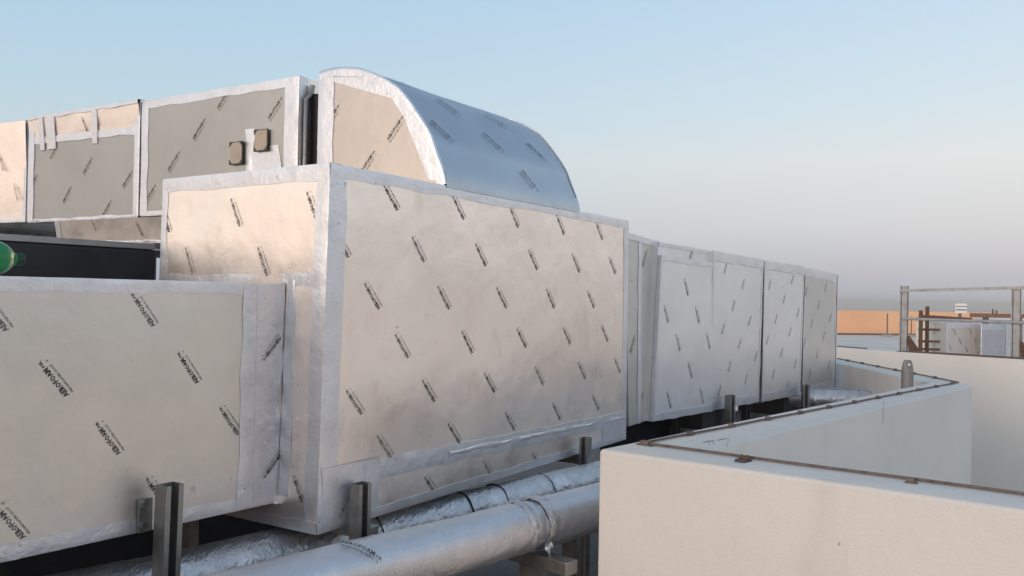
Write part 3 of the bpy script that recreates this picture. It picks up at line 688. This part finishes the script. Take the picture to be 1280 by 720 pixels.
# bars under the plenum tie the posts together and carry it
for tu_, nm in ((t2[0], 'galvanised cross bar under the duct box by the short post'), (t3[0], 'galvanised cross bar under the far end of the duct box')):
    bb = thing('cross_bar', nm, 'bar', S(tu_ + .05, .4, b0 - .05), ROT)
    MB().box(S(tu_ + .05, .38, b0 - .048), D1 * .02, D2 * .44, UP * .040).build('channel', 'galvanised', bb, bevel=.002)
    MB().box(S(tu_ + .05, .80, 0), D1 * .02, D2 * .02, UP * (b0 - .049)).build('leg', 'galvanised', bb)
# carrying legs of the low duct and the far run, in the dark below them
for uu in (-1.6, -1.0):
    bb = thing('support_stand', ('dark stand under the low duct below the green bottle' if uu > -1.3 else 'dark stand under the closed end of the low duct'), 'support', S(uu, .42, 0), ROT, 'stands under the low duct')
    for vv in (.28, .56): MB().box(S(uu, vv, 0), D1 * .02, D2 * .02, UP * (zl(uu) - .046)).build('leg', 'dark_steel', bb)
    MB().box(S(uu, .42, zl(uu) - .045), D1 * .02, D2 * .24, UP * .041).build('cross_bar', 'dark_steel', bb)

# tube post standing inside the parapet
pc_ = at_plane(1134, 480, rA + (vA - rA) * -.15, V((d_arm2.y, -d_arm2.x, 0))); ptop = at_plane(1135, 450, pc_, V((0, 1, 0))).z
tp = thing('tube_post', 'short grey tube post with a pinched top behind the parapet', 'post', V((pc_.x, pc_.y, 0)))
B_ = V((pc_.x, pc_.y, 0)); rr = .034
MB().tube([B_, B_ + UP * (ptop - .07)], rr, 20).build('tube', 'zinc', tp, True)
m = MB(); n = 20; vs = []
for z, sx, sy in ((ptop - .07, 1, 1), (ptop - .045, .95, .7), (ptop - .02, .85, .38), (ptop, .6, .25)):
    for k in range(n): q = 2 * math.pi * k / n; vs.append(B_ + V((math.cos(q) * rr * sx, math.sin(q) * rr * sy, z)))
fs = [(i * n + k, i * n + (k + 1) % n, i * n + n + (k + 1) % n, i * n + n + k) for i in range(3) for k in range(n)] + [tuple(range(3 * n, 4 * n))]
m.add(vs, fs).build('pinched_top', 'zinc', tp, True)
MB().tube([B_ + V((0, -.021, ptop - .026)), B_ + V((0, -.0235, ptop - .026))], .007, 12).build('bolt_hole', 'white_board', tp)

# ---- insulated pipes
be = R(42.5); e1 = V((math.sin(be), math.cos(be), 0)); e2 = V((-math.cos(be), math.sin(be), 0))
def pipe_mesh(name, label, L_, zc, r, s0, s1, m, amp, group=None, cuts=()):
    base = e2 * L_; t = thing(name, label, 'pipe', base + e1 * (s0 + s1) / 2 + UP * zc, math.atan2(e1.y, e1.x), group)
    nl = int((s1 - s0) / .012); na = 56; vs = []; fs = []
    for i in range(nl + 1):
        s = s0 + (s1 - s0) * i / nl
        rs = r
        for c_, w_, d_ in cuts: rs -= d_ * math.exp(-((s - c_) / w_) ** 2)
        for k in range(na):
            q = 2 * math.pi * k / na
            # wrinkles wind round the pipe; they are deeper on the underside where the foil is gathered
            wv = noise.noise(V((s * 26 + q * 2.2, q * 1.1, L_))) * .5 + noise.noise(V((s * 60 + q * 5, q * 2.5, 7))) * .35 + noise.noise(V((s * 3, q * .8, 2)))
            dd = amp * wv * (.45 + .55 * max(0, -math.sin(q) + .35))
            vs.append(base + e1 * s + (e2 * math.cos(q) + UP * math.sin(q)) * (rs + dd) + UP * (zc + .004 * math.sin(s * 2.1)))
    for i in range(nl):
        for k in range(na): fs.append((i * na + k, i * na + (k + 1) % na, (i + 1) * na + (k + 1) % na, (i + 1) * na + k))
    fs.append(tuple(range(na))); fs.append(tuple(range(nl * na, (nl + 1) * na)))
    obj('foil_jacket', vs, fs, m, t, True); return t
P1L, P1Z, P1R = 1.93, Z(-.765), .083
s_at = lambda px, py, L_: (at_plane(px, py, e2 * L_, e2)).dot(e1)
sj = s_at(662, 655, P1L); s2 = s_at(440, 690, P1L)
pi1 = pipe_mesh('insulated_pipe', 'thick foil wrapped pipe running along the foot of the duct box', P1L, P1Z, P1R, -1.2, 6.4, 'pipe_foil', .006, 'foil wrapped pipes', ((sj, .02, .006), (sj - .05, .012, .003)))
def pipe_ring(t, L_, zc, r, s, w, m, nm, amp=.002):
    n = 48; vs = []; fs = []
    for j in range(5):
        b = (j / 4 - .5) * w; ro = r + (.004 if 0 < j < 4 else -.002)
        for k in range(n):
            q = 2 * math.pi * k / n; d = noise.noise(V((q * 6, j * 2, s))) * amp
            vs.append(e2 * L_ + e1 * (s + b + noise.noise(V((q * 1.5, s, 0))) * .006) + (e2 * math.cos(q) + UP * math.sin(q)) * (ro + d) + UP * zc)
    for j in range(4):
        for k in range(n): fs.append((j * n + k, j * n + (k + 1) % n, (j + 1) * n + (k + 1) % n, (j + 1) * n + k))
    return obj(nm, vs, fs, m, t, True)
pipe_ring(pi1, P1L, P1Z, P1R, sj + .035, .05, 'foil_wrap', 'tape_ring', .006)
pipe_ring(pi1, P1L, P1Z, P1R, sj - .06, .03, 'foil_wrap', 'tape_ring', .005)
pipe_ring(pi1, P1L, P1Z, P1R, s2 + 1.9, .06, 'foil_wrap', 'tape_ring')
# twist of foil tape hanging from the joint
q0 = e2 * (P1L - P1R * .72) + e1 * (sj + .03) + UP * (P1Z - P1R * .68)
vs = []; fs = []
for i in range(15):
    a = i / 14; tw = a * 5.2; w = .016 * (1 - .55 * a) * (1 + .5 * math.sin(a * 17))
    c_ = q0 - e2 * .006 + UP * (.035 - .105 * a) + e1 * .006 * math.sin(a * 9)
    d_ = e1 * math.cos(tw) + e2 * math.sin(tw) * .7; vs += [c_ + d_ * w, c_ - e2 * .004, c_ - d_ * w]
for i in range(14): k = i * 3; fs += [(k, k + 1, k + 4, k + 3), (k + 1, k + 2, k + 5, k + 4)]
obj('foil_tail', vs, fs, 'foil_wrap', pi1, True)
def pipe_print(t, L_, zc, r, s, q0_, ang, lift=.0085):
    ca, sa = math.cos(ang), math.sin(ang); vs = []
    for p in PRINT.v:
        x = p.x * ca - p.y * sa; y = p.x * sa + p.y * ca; q = q0_ - y / r
        vs.append(e2 * L_ + e1 * (s + x) + (e2 * math.cos(q) + UP * math.sin(q)) * (r + lift) + UP * zc)
    obj('lettering', vs, PRINT.f, 'ink', t)
pipe_print(pi1, P1L, P1Z, P1R, s_at(455, 700, P1L - .06), math.pi * .70, R(-48))
P2L, P2Z, P2R = 2.34, Z(-.735 - .082), .082
pi2 = pipe_mesh('insulated_pipe', 'crinkled foil pipe with black straps under the duct box', P2L, P2Z, P2R, -1.4, 6.0, 'foil_wrap', .008, 'foil wrapped pipes')
for px, py, w_ in ((585, 628, .018), (473, 645, .005), (630, 618, .004), (688, 605, .004)):
    pipe_ring(pi2, P2L, P2Z, P2R - .003, s_at(px, py, P2L - .05), w_, 'canvas', 'strap')
pipe_print(pi2, P2L, P2Z, P2R, s_at(378, 690, P2L - .05), math.pi * .62, R(-42))
# far pipe that crosses to the corner of the parapet
pf0 = at_z(1004, 494, Z(-.70)); pf1 = at_z(1092, 497, Z(-.70))
fpipe = thing('insulated_pipe', 'pale blue foil pipe passing below the end of the far duct run', 'pipe', (pf0 + pf1) / 2, 0, 'foil wrapped pipes')
dp = (pf1 - pf0).normalized(); vs = []; A_ = pf0 - dp * .9; nl = 140
m = MB(); m.tube([A_ + dp * (i * .014) + UP * -.02 for i in range(nl)], [.066 + .004 * noise.noise(V((i * .35, 0, 0))) for i in range(nl)], 28)
m.build('foil_jacket', 'foil_wrap', fpipe, True)
m = MB(); m.tube([pf1 + dp * (.03 * i - .10) + UP * (-.02) for i in range(5)], .074, 28).build('elbow_cover', 'foil_wrap', fpipe, True)

# ---- pipe stand and concrete pads under the pipe
pb_ = e2 * P1L + e1 * (sj + .03)
ps = thing('pipe_support', 'low steel and concrete rest below the tied joint of the thick pipe', 'support', pb_, math.atan2(e1.y, e1.x))
MB().box(pb_, e1 * .11, e2 * .17, UP * .30).build('concrete_pad', 'concrete', ps, bevel=.012)
MB().box(pb_ + UP * .301, e1 * .022, e2 * .05, UP * (P1Z - P1R - .36)).build('stem', 'galvanised', ps)
MB().box(pb_ + UP * (P1Z - P1R - .058), e1 * .03, e2 * .16, UP * .045).build('saddle', 'galvanised', ps, bevel=.003)
pb2 = e2 * P2L + e1 * (sj - .6)
for k_, sx in enumerate((-.5, .75)):
    pb2 = e2 * P2L + e1 * (sj + sx)
    ps = thing('pipe_support', ('low steel and concrete rest below the strapped pipe, nearer the low duct', 'low steel and concrete rest below the strapped pipe, nearer the parapet')[k_], 'support', pb2, math.atan2(e1.y, e1.x))
    MB().box(pb2, e1 * .10, e2 * .12, UP * .28).build('concrete_pad', 'concrete', ps, bevel=.012)
    MB().box(pb2 + UP * .281, e1 * .02, e2 * .04, UP * (P2Z - P2R - .29)).build('stem', 'galvanised', ps)
# plinths under the far run
for px, py, w_, d_, h_, lab in ((866, 540, .20, .18, .88, 'grey concrete plinth under the cover board section'), (965, 520, .22, .2, .86, 'grey concrete plinth under the middle far section')):
    p = fpt(px, py, -.25); p.z = 0
    pl = thing('concrete_plinth', lab, 'plinth', p, froT)
    MB().box(p, fd * w_, fb * d_, UP * (h_ - .05)).build('block', 'concrete', pl, bevel=.01)
    MB().box(p + UP * (h_ - .049), fd * (w_ * .9), fb * (d_ * .9), UP * (zf - h_ + .04)).build('packing', 'dark_steel', pl)

p0_ = fpt(770, 535, -.42); p1_ = fpt(900, 520, -.42); p0_.z = p1_.z = 0; cc = (p0_ + p1_) / 2
lcs = thing('casing_or_shade_box', 'low black box added to darken the gap under the far duct run', 'casing', cc, froT)  # no real casing: black filler added so the gap under the run goes dark
MB().box(cc + UP * .05, (p1_ - p0_) / 2, fb * .12, UP * .84).build('body', 'black_rubber', lcs, bevel=.01)
for k_ in (-.8, .8): MB().box(cc + (p1_ - p0_) / 2 * k_, fd * .05, fb * .1, UP * .05).build('foot', 'dark_steel', lcs)
# ---- green bottle on the low duct
bq = fu(0, 326, .30); ax = (D1 * .98 + D2 * -.10 + UP * -.02).normalized(); bp0 = S(fu(31, 328, .30)[0], .30, l1 + .0445)
bt = thing('bottle', 'green plastic bottle lying on its side on the low duct', 'bottle', bp0 - ax * .15 - UP * .044, ROT)
pr = [(0, .030), (.004, .038), (.015, .0415), (.05, .0425), (.06, .0405), (.07, .0425), (.12, .0425), (.128, .0408), (.137, .0425), (.19, .0435), (.225, .0430), (.242, .0395), (.254, .0340), (.263, .0270), (.269, .020), (.273, .0145), (.288, .0125)]
b00 = bp0 - ax * .300
MB().tube([b00 + ax * x for x, r_ in pr], [r_ for x, r_ in pr], 32).build('body', 'green_plastic', bt, True)
MB().tube([b00 + ax * x for x in (.278, .2795, .294, .296)], [.0140, .0148, .0148, .012], 24).build('cap', 'green_cap', bt, True)

# ---- earthing cable clipped along the parapet
lc = thing('earthing_cable', 'thin brown cable clipped along the top of the cream parapet', 'cable', rA + UP * ZP)
cz_ = ZP + .0065
cA = at_z(803, 556, ZP); cE = cA + d_arm1 * 5.0; cB = at_z(1198, 479, ZP); cC = V((cB.x, 22, ZP))
def wob(p, q, n, amp=.003):
    t_ = (q - p).normalized(); s_ = V((-t_.y, t_.x, 0)); r = []
    for i in range(n + 1):
        a = i / n; x = p.lerp(q, a); L__ = a * (q - p).length
        r.append(V((x.x, x.y, cz_)) + s_ * noise.noise(V((L__ * 2.5, p.x, 0))) * amp * 2.0)
    return r
MB().tube(wob(cA, cE, 90), .0046, 8).build('cable', 'cable', lc, True)
MB().tube(wob(cA + d_arm2 * .002, cB, 90), .0046, 8).build('cable', 'cable', lc, True)
MB().tube(wob(cB, cC, 120), .0046, 8).build('cable', 'cable', lc, True)
def clip(p, t_, s=1.0):
    s_ = V((-t_.y, t_.x, 0)); p = V((p.x, p.y, ZP + .0005)); m = MB()
    m.box(p, t_ * .020 * s, s_ * .010 * s, UP * .004)
    m.box(p + UP * .004, t_ * .011 * s, s_ * .0085 * s, UP * .011); m.build('clip', 'cable', lc, bevel=.0012)
Lc = (cB - cA).length; k_ = int(Lc / .285)
for i in range(1, k_ + 1): clip(cA + (cB - cA) * (i / (k_ + .4)), d_arm2)
for i in range(1, 22): clip(cB + V((0, i * .30, 0)), V((0, 1, 0)))
clip(cA + d_arm1 * .012, d_arm1, 1.5)
c2 = at_z(1139, 604, ZP); clip(c2, d_arm1, .8)
c1 = at_z(931, 576, ZP); t_ = d_arm1; s_ = V((-t_.y, t_.x, 0)); cj = V((c1.x, c1.y, ZP + .0005))
m = MB(); m.box(cj - s_ * .002, t_ * .021, s_ * .012, UP * .005); m.box(cj + UP * .005, t_ * .016, s_ * .010, UP * .009); m.build('junction_clamp', 'rust', lc, bevel=.002)
for sx in (-.010, .010): MB().tube([cj + t_ * sx + UP * .0138, cj + t_ * sx + UP * .018], .0045, 6).build('clamp_bolt', 'cable', lc)
nrm1 = -V((-d_arm1.y, d_arm1.x, 0))
if nrm1.y > 0: nrm1 = -nrm1
hh = at_plane(929, 581, rA - nrm1 * .004, nrm1)
m = MB(); m.box(V((cj.x, cj.y, ZP + .0008)) - s_ * 0 + nrm1 * .030, t_ * .017, nrm1 * .011, UP * .008); m.build('clamp_foot', 'dark_steel', lc, bevel=.002)

# ================================================================== ACROSS THE GAP: THE NEIGHBOUR'S ROOF
zn = Z(-.84)
nA = at_z(1095, 438, zn); nB = at_z(1280, 449.5, zn); nd = (nB - nA).normalized(); nn = V((nd.y, -nd.x, 0))
if nn.y > 0: nn = -nn
nC = nB + nd * 14; nL = nA + V((-.42, .91, 0)).normalized() * 16; th_ = .24
m = MB()
wallpts = [nL, nA, nC]; inn = [nL + V((.91, .42, 0)) * th_, nA - nn * th_ + V((.05, 0, 0)), nC - nn * th_]
for i in range(2):
    a, b, c_, d_ = wallpts[i], wallpts[i + 1], inn[i + 1], inn[i]
    m.add([V((p.x, p.y, -14)) for p in (a, b, c_, d_)] + [V((p.x, p.y, zn)) for p in (a, b, c_, d_)], [(0, 1, 5, 4), (1, 2, 6, 5), (2, 3, 7, 6), (3, 0, 4, 7), (4, 5, 6, 7), (3, 2, 1, 0)])
nb = m.build('neighbour_wall', 'plaster_far'); tag(nb, 'pale plastered wall of the next building carrying the metal frame', 'wall')
zr = Z(-1.80)
rf = [inn[0], inn[1], inn[2], inn[2] + V((30, 60, 0)), V((inn[0].x - 25, 75, 0)), V((inn[0].x - 10, inn[0].y, 0))]
rf = [V((p.x, p.y, zr)) for p in rf]; struct(obj('neighbour_roof', rf + [p - UP * .3 for p in rf], [tuple(range(6))] + [(i, (i + 1) % 6, (i + 1) % 6 + 6, i + 6) for i in range(6)], 'pale_roof'))
# orange wall far across that roof
oY = 46; oa = at_y(1015, 387, oY); ob = at_y(1300, 393, oY + 3); oz = at_y(1050, 388, oY).z
ow = thing('orange_wall', 'orange painted parapet wall across the far roof', 'wall', V((oa.x, oa.y, zr)))
od = (V((ob.x, ob.y, 0)) - V((oa.x, oa.y, 0))); on = V((-od.y, od.x, 0)).normalized(); oh = (oa + ob) / 2
MB().box(V((oh.x, oh.y, zr + .002)), od / 2, on * .15, UP * (oz - zr)).build('wall', 'orange_paint', ow)
MB().box(V((oh.x, oh.y, zr + .003)) - on * .20, od / 2, on * .045, UP * .09).build('skirting', 'cable', ow)
for px in (1109, 1139):
    p = at_y(px, 415, oY - 1.2); q = thing('thin_pole', ('thin dark pole standing before the orange wall', 'thin faint pole by the frame post before the orange wall')[px > 1110], 'pole', V((p.x, p.y, zr)))
    MB().tube([V((p.x, p.y, zr)), V((p.x, p.y, at_y(px, 392 if px < 1110 else 396, oY - 1.2).z))], .035 if px < 1110 else .028, 8).build('pole', 'cable', q)
    MB().box(V((p.x, p.y, zr + .001)), V((.18, 0, 0)), V((0, .18, 0)), UP * .12).build('foot', 'concrete', q)
# low pale kerb in front of the orange wall
kq = at_y(1080, 425, oY - 6)
# metal frame on the wall
fr = thing('metal_frame', 'grey galvanised frame of posts and rails standing on the pale wall', 'frame', nA - nn * .1 + UP * 0)
fr.location.z = zn
fc = lambda px, py: at_plane(px, py, nA - nn * .12, nn)
pL = fc(1131, 400); pR_ = fc(1271, 400)
zt = (fc(1131, 358).z + fc(1271, 357.5).z) / 2; zm = (fc(1131, 399).z + fc(1271, 402).z) / 2 
def fpost(c_, w_):
    c_ = V((c_.x, c_.y, zn + .001))
    m = MB(); m.box(c_ - nd * (w_ * .38), nd * .010, nn * .055, UP * (zt - zn - .001)); m.box(c_ + nd * .012, nd * (w_ * .30), nn * .006, UP * (zt - zn - .001)); m.box(c_ + nd * .012 + nn * .045, nd * (w_ * .30), nn * .006, UP * (zt - zn - .001))
    m.build('post', 'rail_paint', fr)
    MB().box(c_ - UP * .0005 + nd * .03, nd * .12, nn * .09, UP * .012).build('base_plate', 'dark_steel', fr)
    # knee brace at the foot
    a = c_ + nd * .09; vs = [a, a + nd * .22, a + nd * .18, a + UP * .27 - nd * .02, a + UP * .20 - nd * .03]
    obj('foot_brace', [p + nn * .03 for p in vs] + [p - nn * .03 for p in vs], [(0, 1, 2, 3, 4), (9, 8, 7, 6, 5)] + [(i, (i + 1) % 5, (i + 1) % 5 + 5, i + 5) for i in range(5)], 'rust', fr)
fpost(pL, .15); fpost(pR_, .15); fpost(pR_ + (pR_ - pL), .15)
e_ = pR_ + (pR_ - pL)
def rail(z_, h_, w_, nm):
    c_ = (pL + e_) / 2; MB().box(V((c_.x, c_.y, z_)) + nn * .062, (e_ - pL) / 2 + nd * .06, nn * w_, UP * h_).build(nm, 'rail_paint', fr)
rail(zt - .045, .045, .02, 'top_rail')
c_ = (pL + e_) / 2
MB().tube([V((pL.x, pL.y, zm)) + nn * .085, V((e_.x, e_.y, zm)) + nn * .085], .024, 10).build('middle_rail', 'rail_paint', fr, True)
cbl = thing('wall_cable', 'dark cable running along the top of the pale neighbouring wall', 'cable', nA + UP * 0); cbl.location.z = zn
MB().tube([V((p.x, p.y, zn + .016)) - nn * .03 for p in (nA.lerp(nB, .25), nB, nC)], .016, 8).build('cable', 'cable', cbl, True)
ccl = thing('wall_cable', 'dark clipped cable on the return of the pale neighbouring wall', 'cable', nL); ccl.location.z = zn
ld_ = (nL - nA).normalized(); s_ = V((ld_.y, -ld_.x, 0))
MB().tube([V((p.x, p.y, zn + .012)) + V((.1, .04, 0)) for p in (nA + ld_ * .3, nL)], .010, 8).build('cable', 'cable', ccl, True)
for i in range(1, 14):
    p = nA + ld_ * (.3 + i * 1.0) + V((.1, .04, 0)); MB().box(V((p.x, p.y, zn + .001)), ld_ * .06, s_ * .03, UP * .035).build('clip', 'cable', ccl)
# rusty ladder rack
lY = 19.0; la = at_y(1151, 400, lY); lb = at_y(1159, 400, lY + .6)
ldr = thing('ladder', 'rust coloured steel ladder standing beside the cream duct box', 'ladder', V((la.x, la.y, zr)))
lt = at_y(1151, 388, lY).z; lt2 = at_y(1159, 383, lY).z
MB().box(V((la.x, la.y, zr)), V((.032, 0, 0)), V((0, .03, 0)), UP * (lt - zr)).build('stile', 'rust', ldr)
MB().box(V((lb.x, lb.y, zr)), V((.032, 0, 0)), V((0, .03, 0)), UP * (lt2 - zr)).build('stile', 'rust', ldr)
for py in (396.5, 412, 427, 437):
    z_r = at_y(1155, py, lY).z; c_ = (la + lb) / 2
    MB().box(V((c_.x + .10, c_.y - .05, z_r - .03)), V((.24, 0, 0)), V((0, .02, 0)), UP * .05).build('rung', 'rust', ldr)
a = at_y(1151, 395, lY); b = at_y(1215, 399, lY - .3)
cb_ = thing('steel_bar', 'rusty bar running from the ladder over the cream duct box', 'bar', a)
MB().tube([a, b], .03, 8).build('bar', 'rust', cb_)
# duct boxes on the next roof
def nbox(name, label, pxl, pxr, pyt, Y, dep, m, yaw=0.0, top_r=None, marks=()):
    a = at_y(pxl, pyt, Y); b = at_y(pxr, top_r or pyt, Y + yaw); zt_ = a.z
    t = thing(name, label, 'duct', V(((a.x + b.x) / 2, Y + dep / 2, zr)), 0, 'duct boxes on the next roof')
    q = [V((a.x, a.y, zr + .001)), V((b.x, b.y, zr + .001)), V((b.x, b.y, b.z)), V((a.x, a.y, a.z))]; bk = V((.15 * dep, dep, 0))
    r = [p + bk for p in q]; ex = (q[1] - q[0]).normalized(); n_ = V((ex.y, -ex.x, 0))
    f_ = panel('front_panel', *q, n_, t, m, step=.15, amp=.004); panel('top_panel', q[3], q[2], r[2], r[3], UP, t, m, step=.3); panel('end_panel', q[0], r[0], r[3], q[3], -ex, t, m, step=.3)
    panel('end_panel', q[1], r[1], r[2], q[2], ex, t, m, step=.3); panel('back_panel', *r, -n_, t, m, step=.3)
    tape('tape_strip', q[3] - UP * .12, q[2] - UP * .12, UP, n_, .11, t, lift=.008); tape('tape_strip', q[1], q[2], -ex, n_, .09, t, lift=.011); tape('tape_strip', q[0], q[3], ex, n_, .05, t, lift=.014)
    for px, py, s in marks:
        p = at_plane(px, py, q[0], n_); mark(p, (ex * (-.5 if s > 0 else -.6) + UP * (.85 * s)), n_, f_, lift=.012, s=1.4)
    return t
nbox('duct_box', 'cream lit duct box beside the rusty ladder', 1166, 1181, 404, 19.6, 1.2, 'cream_panel', .0, 403, ((1175, 432, 1),))
nbox('duct_box', 'grey foil duct box with dark print behind the metal frame', 1183.5, 1226, 403.5, 18.8, 1.6, 'foil_far', .5, 402.5, ((1193, 414, 1), (1213, 414, 1), (1200, 426, 1), (1219, 426, 1), (1188, 434, 1), (1208, 436, 1)))
nbox('duct_box', 'blue grey foil duct box at the end of the far row', 1226.5, 1256, 405.5, 18.9, 2.2, 'foil_wrap', 2.2, 406, ((1232, 429, -1), (1241, 420, -1), (1251, 434, -1), (1240, 443, -1)))
nbox('duct_box', 'pale duct box behind the second frame post', 1257, 1330, 400, 21.8, 2.0, 'foil_tape', 1.0, 401)
# sign board on a post
sY = 30; c_ = at_y(1200, 386, sY); sg = thing('sign_board', 'small white board with grey lines on a post above the duct boxes', 'sign', V((c_.x, c_.y, zr)))
MB().tube([V((c_.x, c_.y, zr)), V((c_.x, c_.y, c_.z))], .05, 8).build('post', 'cable', sg)
hw = 7 / F * sY; 
MB().box(V((c_.x, c_.y - .07, c_.z - .15)), V((hw, 0, 0)), V((0, .015, 0)), UP * .33).build('board', 'white_board', sg)
for dz, h_ in ((-.06, .05), (.065, .035)): MB().box(V((c_.x, c_.y - .087, c_.z + dz)), V((hw * (.95 if dz < 0 else .98), 0, 0)), V((0, .001, 0)), UP * h_).build('printed_line', 'grey_print', sg)
# wooden beam over the boxes
wY = 21.5; a = at_y(1213.5, 394, wY); b = at_y(1340, 396, wY)
bm_ = thing('wooden_beam', 'brown wooden beam lying across the duct boxes behind the frame', 'beam', (a + b) / 2)
MB().box((a + b) / 2 - UP * .05, (b - a) / 2, V((0, .06, 0)), UP * .10).build('beam', 'wood', bm_, bevel=.005)
for px in (1241, 1245.5):
    p = at_y(px, 393, wY); MB().tube([p, p + UP * (.13 if px < 1243 else .10)], .018, 8).build('peg', 'dark_steel', bm_)
for px in (1234, 1276):
    p = at_y(px, 396, wY); MB().box(V((p.x, p.y + .07, zr)), V((.05, 0, 0)), V((0, .05, 0)), UP * (p.z - zr)).build('leg', 'wood', bm_)

# ------------------------------------------------------------------ evening haze that pales the far ground
hv, hf = box_vf(V((0, 1000, -15.2)), V((3100, 0, 0)), V((0, 4100, 0)), UP * 18.6)
hz = obj('haze', hv, hf, None); hz['kind'] = 'stuff'; hz['label'] = 'thin pale evening haze over the flat land'
hm = bpy.data.materials.new('haze'); hm.use_nodes = True; hn = hm.node_tree.nodes; hn.clear()
ho = hn.new('ShaderNodeOutputMaterial'); pv = hn.new('ShaderNodeVolumePrincipled'); hm.node_tree.links.new(pv.outputs[0], ho.inputs['Volume'])
pv.inputs['Color'].default_value = (.98, .94, .89, 1); pv.inputs['Density'].default_value = .0012; pv.inputs['Anisotropy'].default_value = 0.0
hz.data.materials.append(hm)
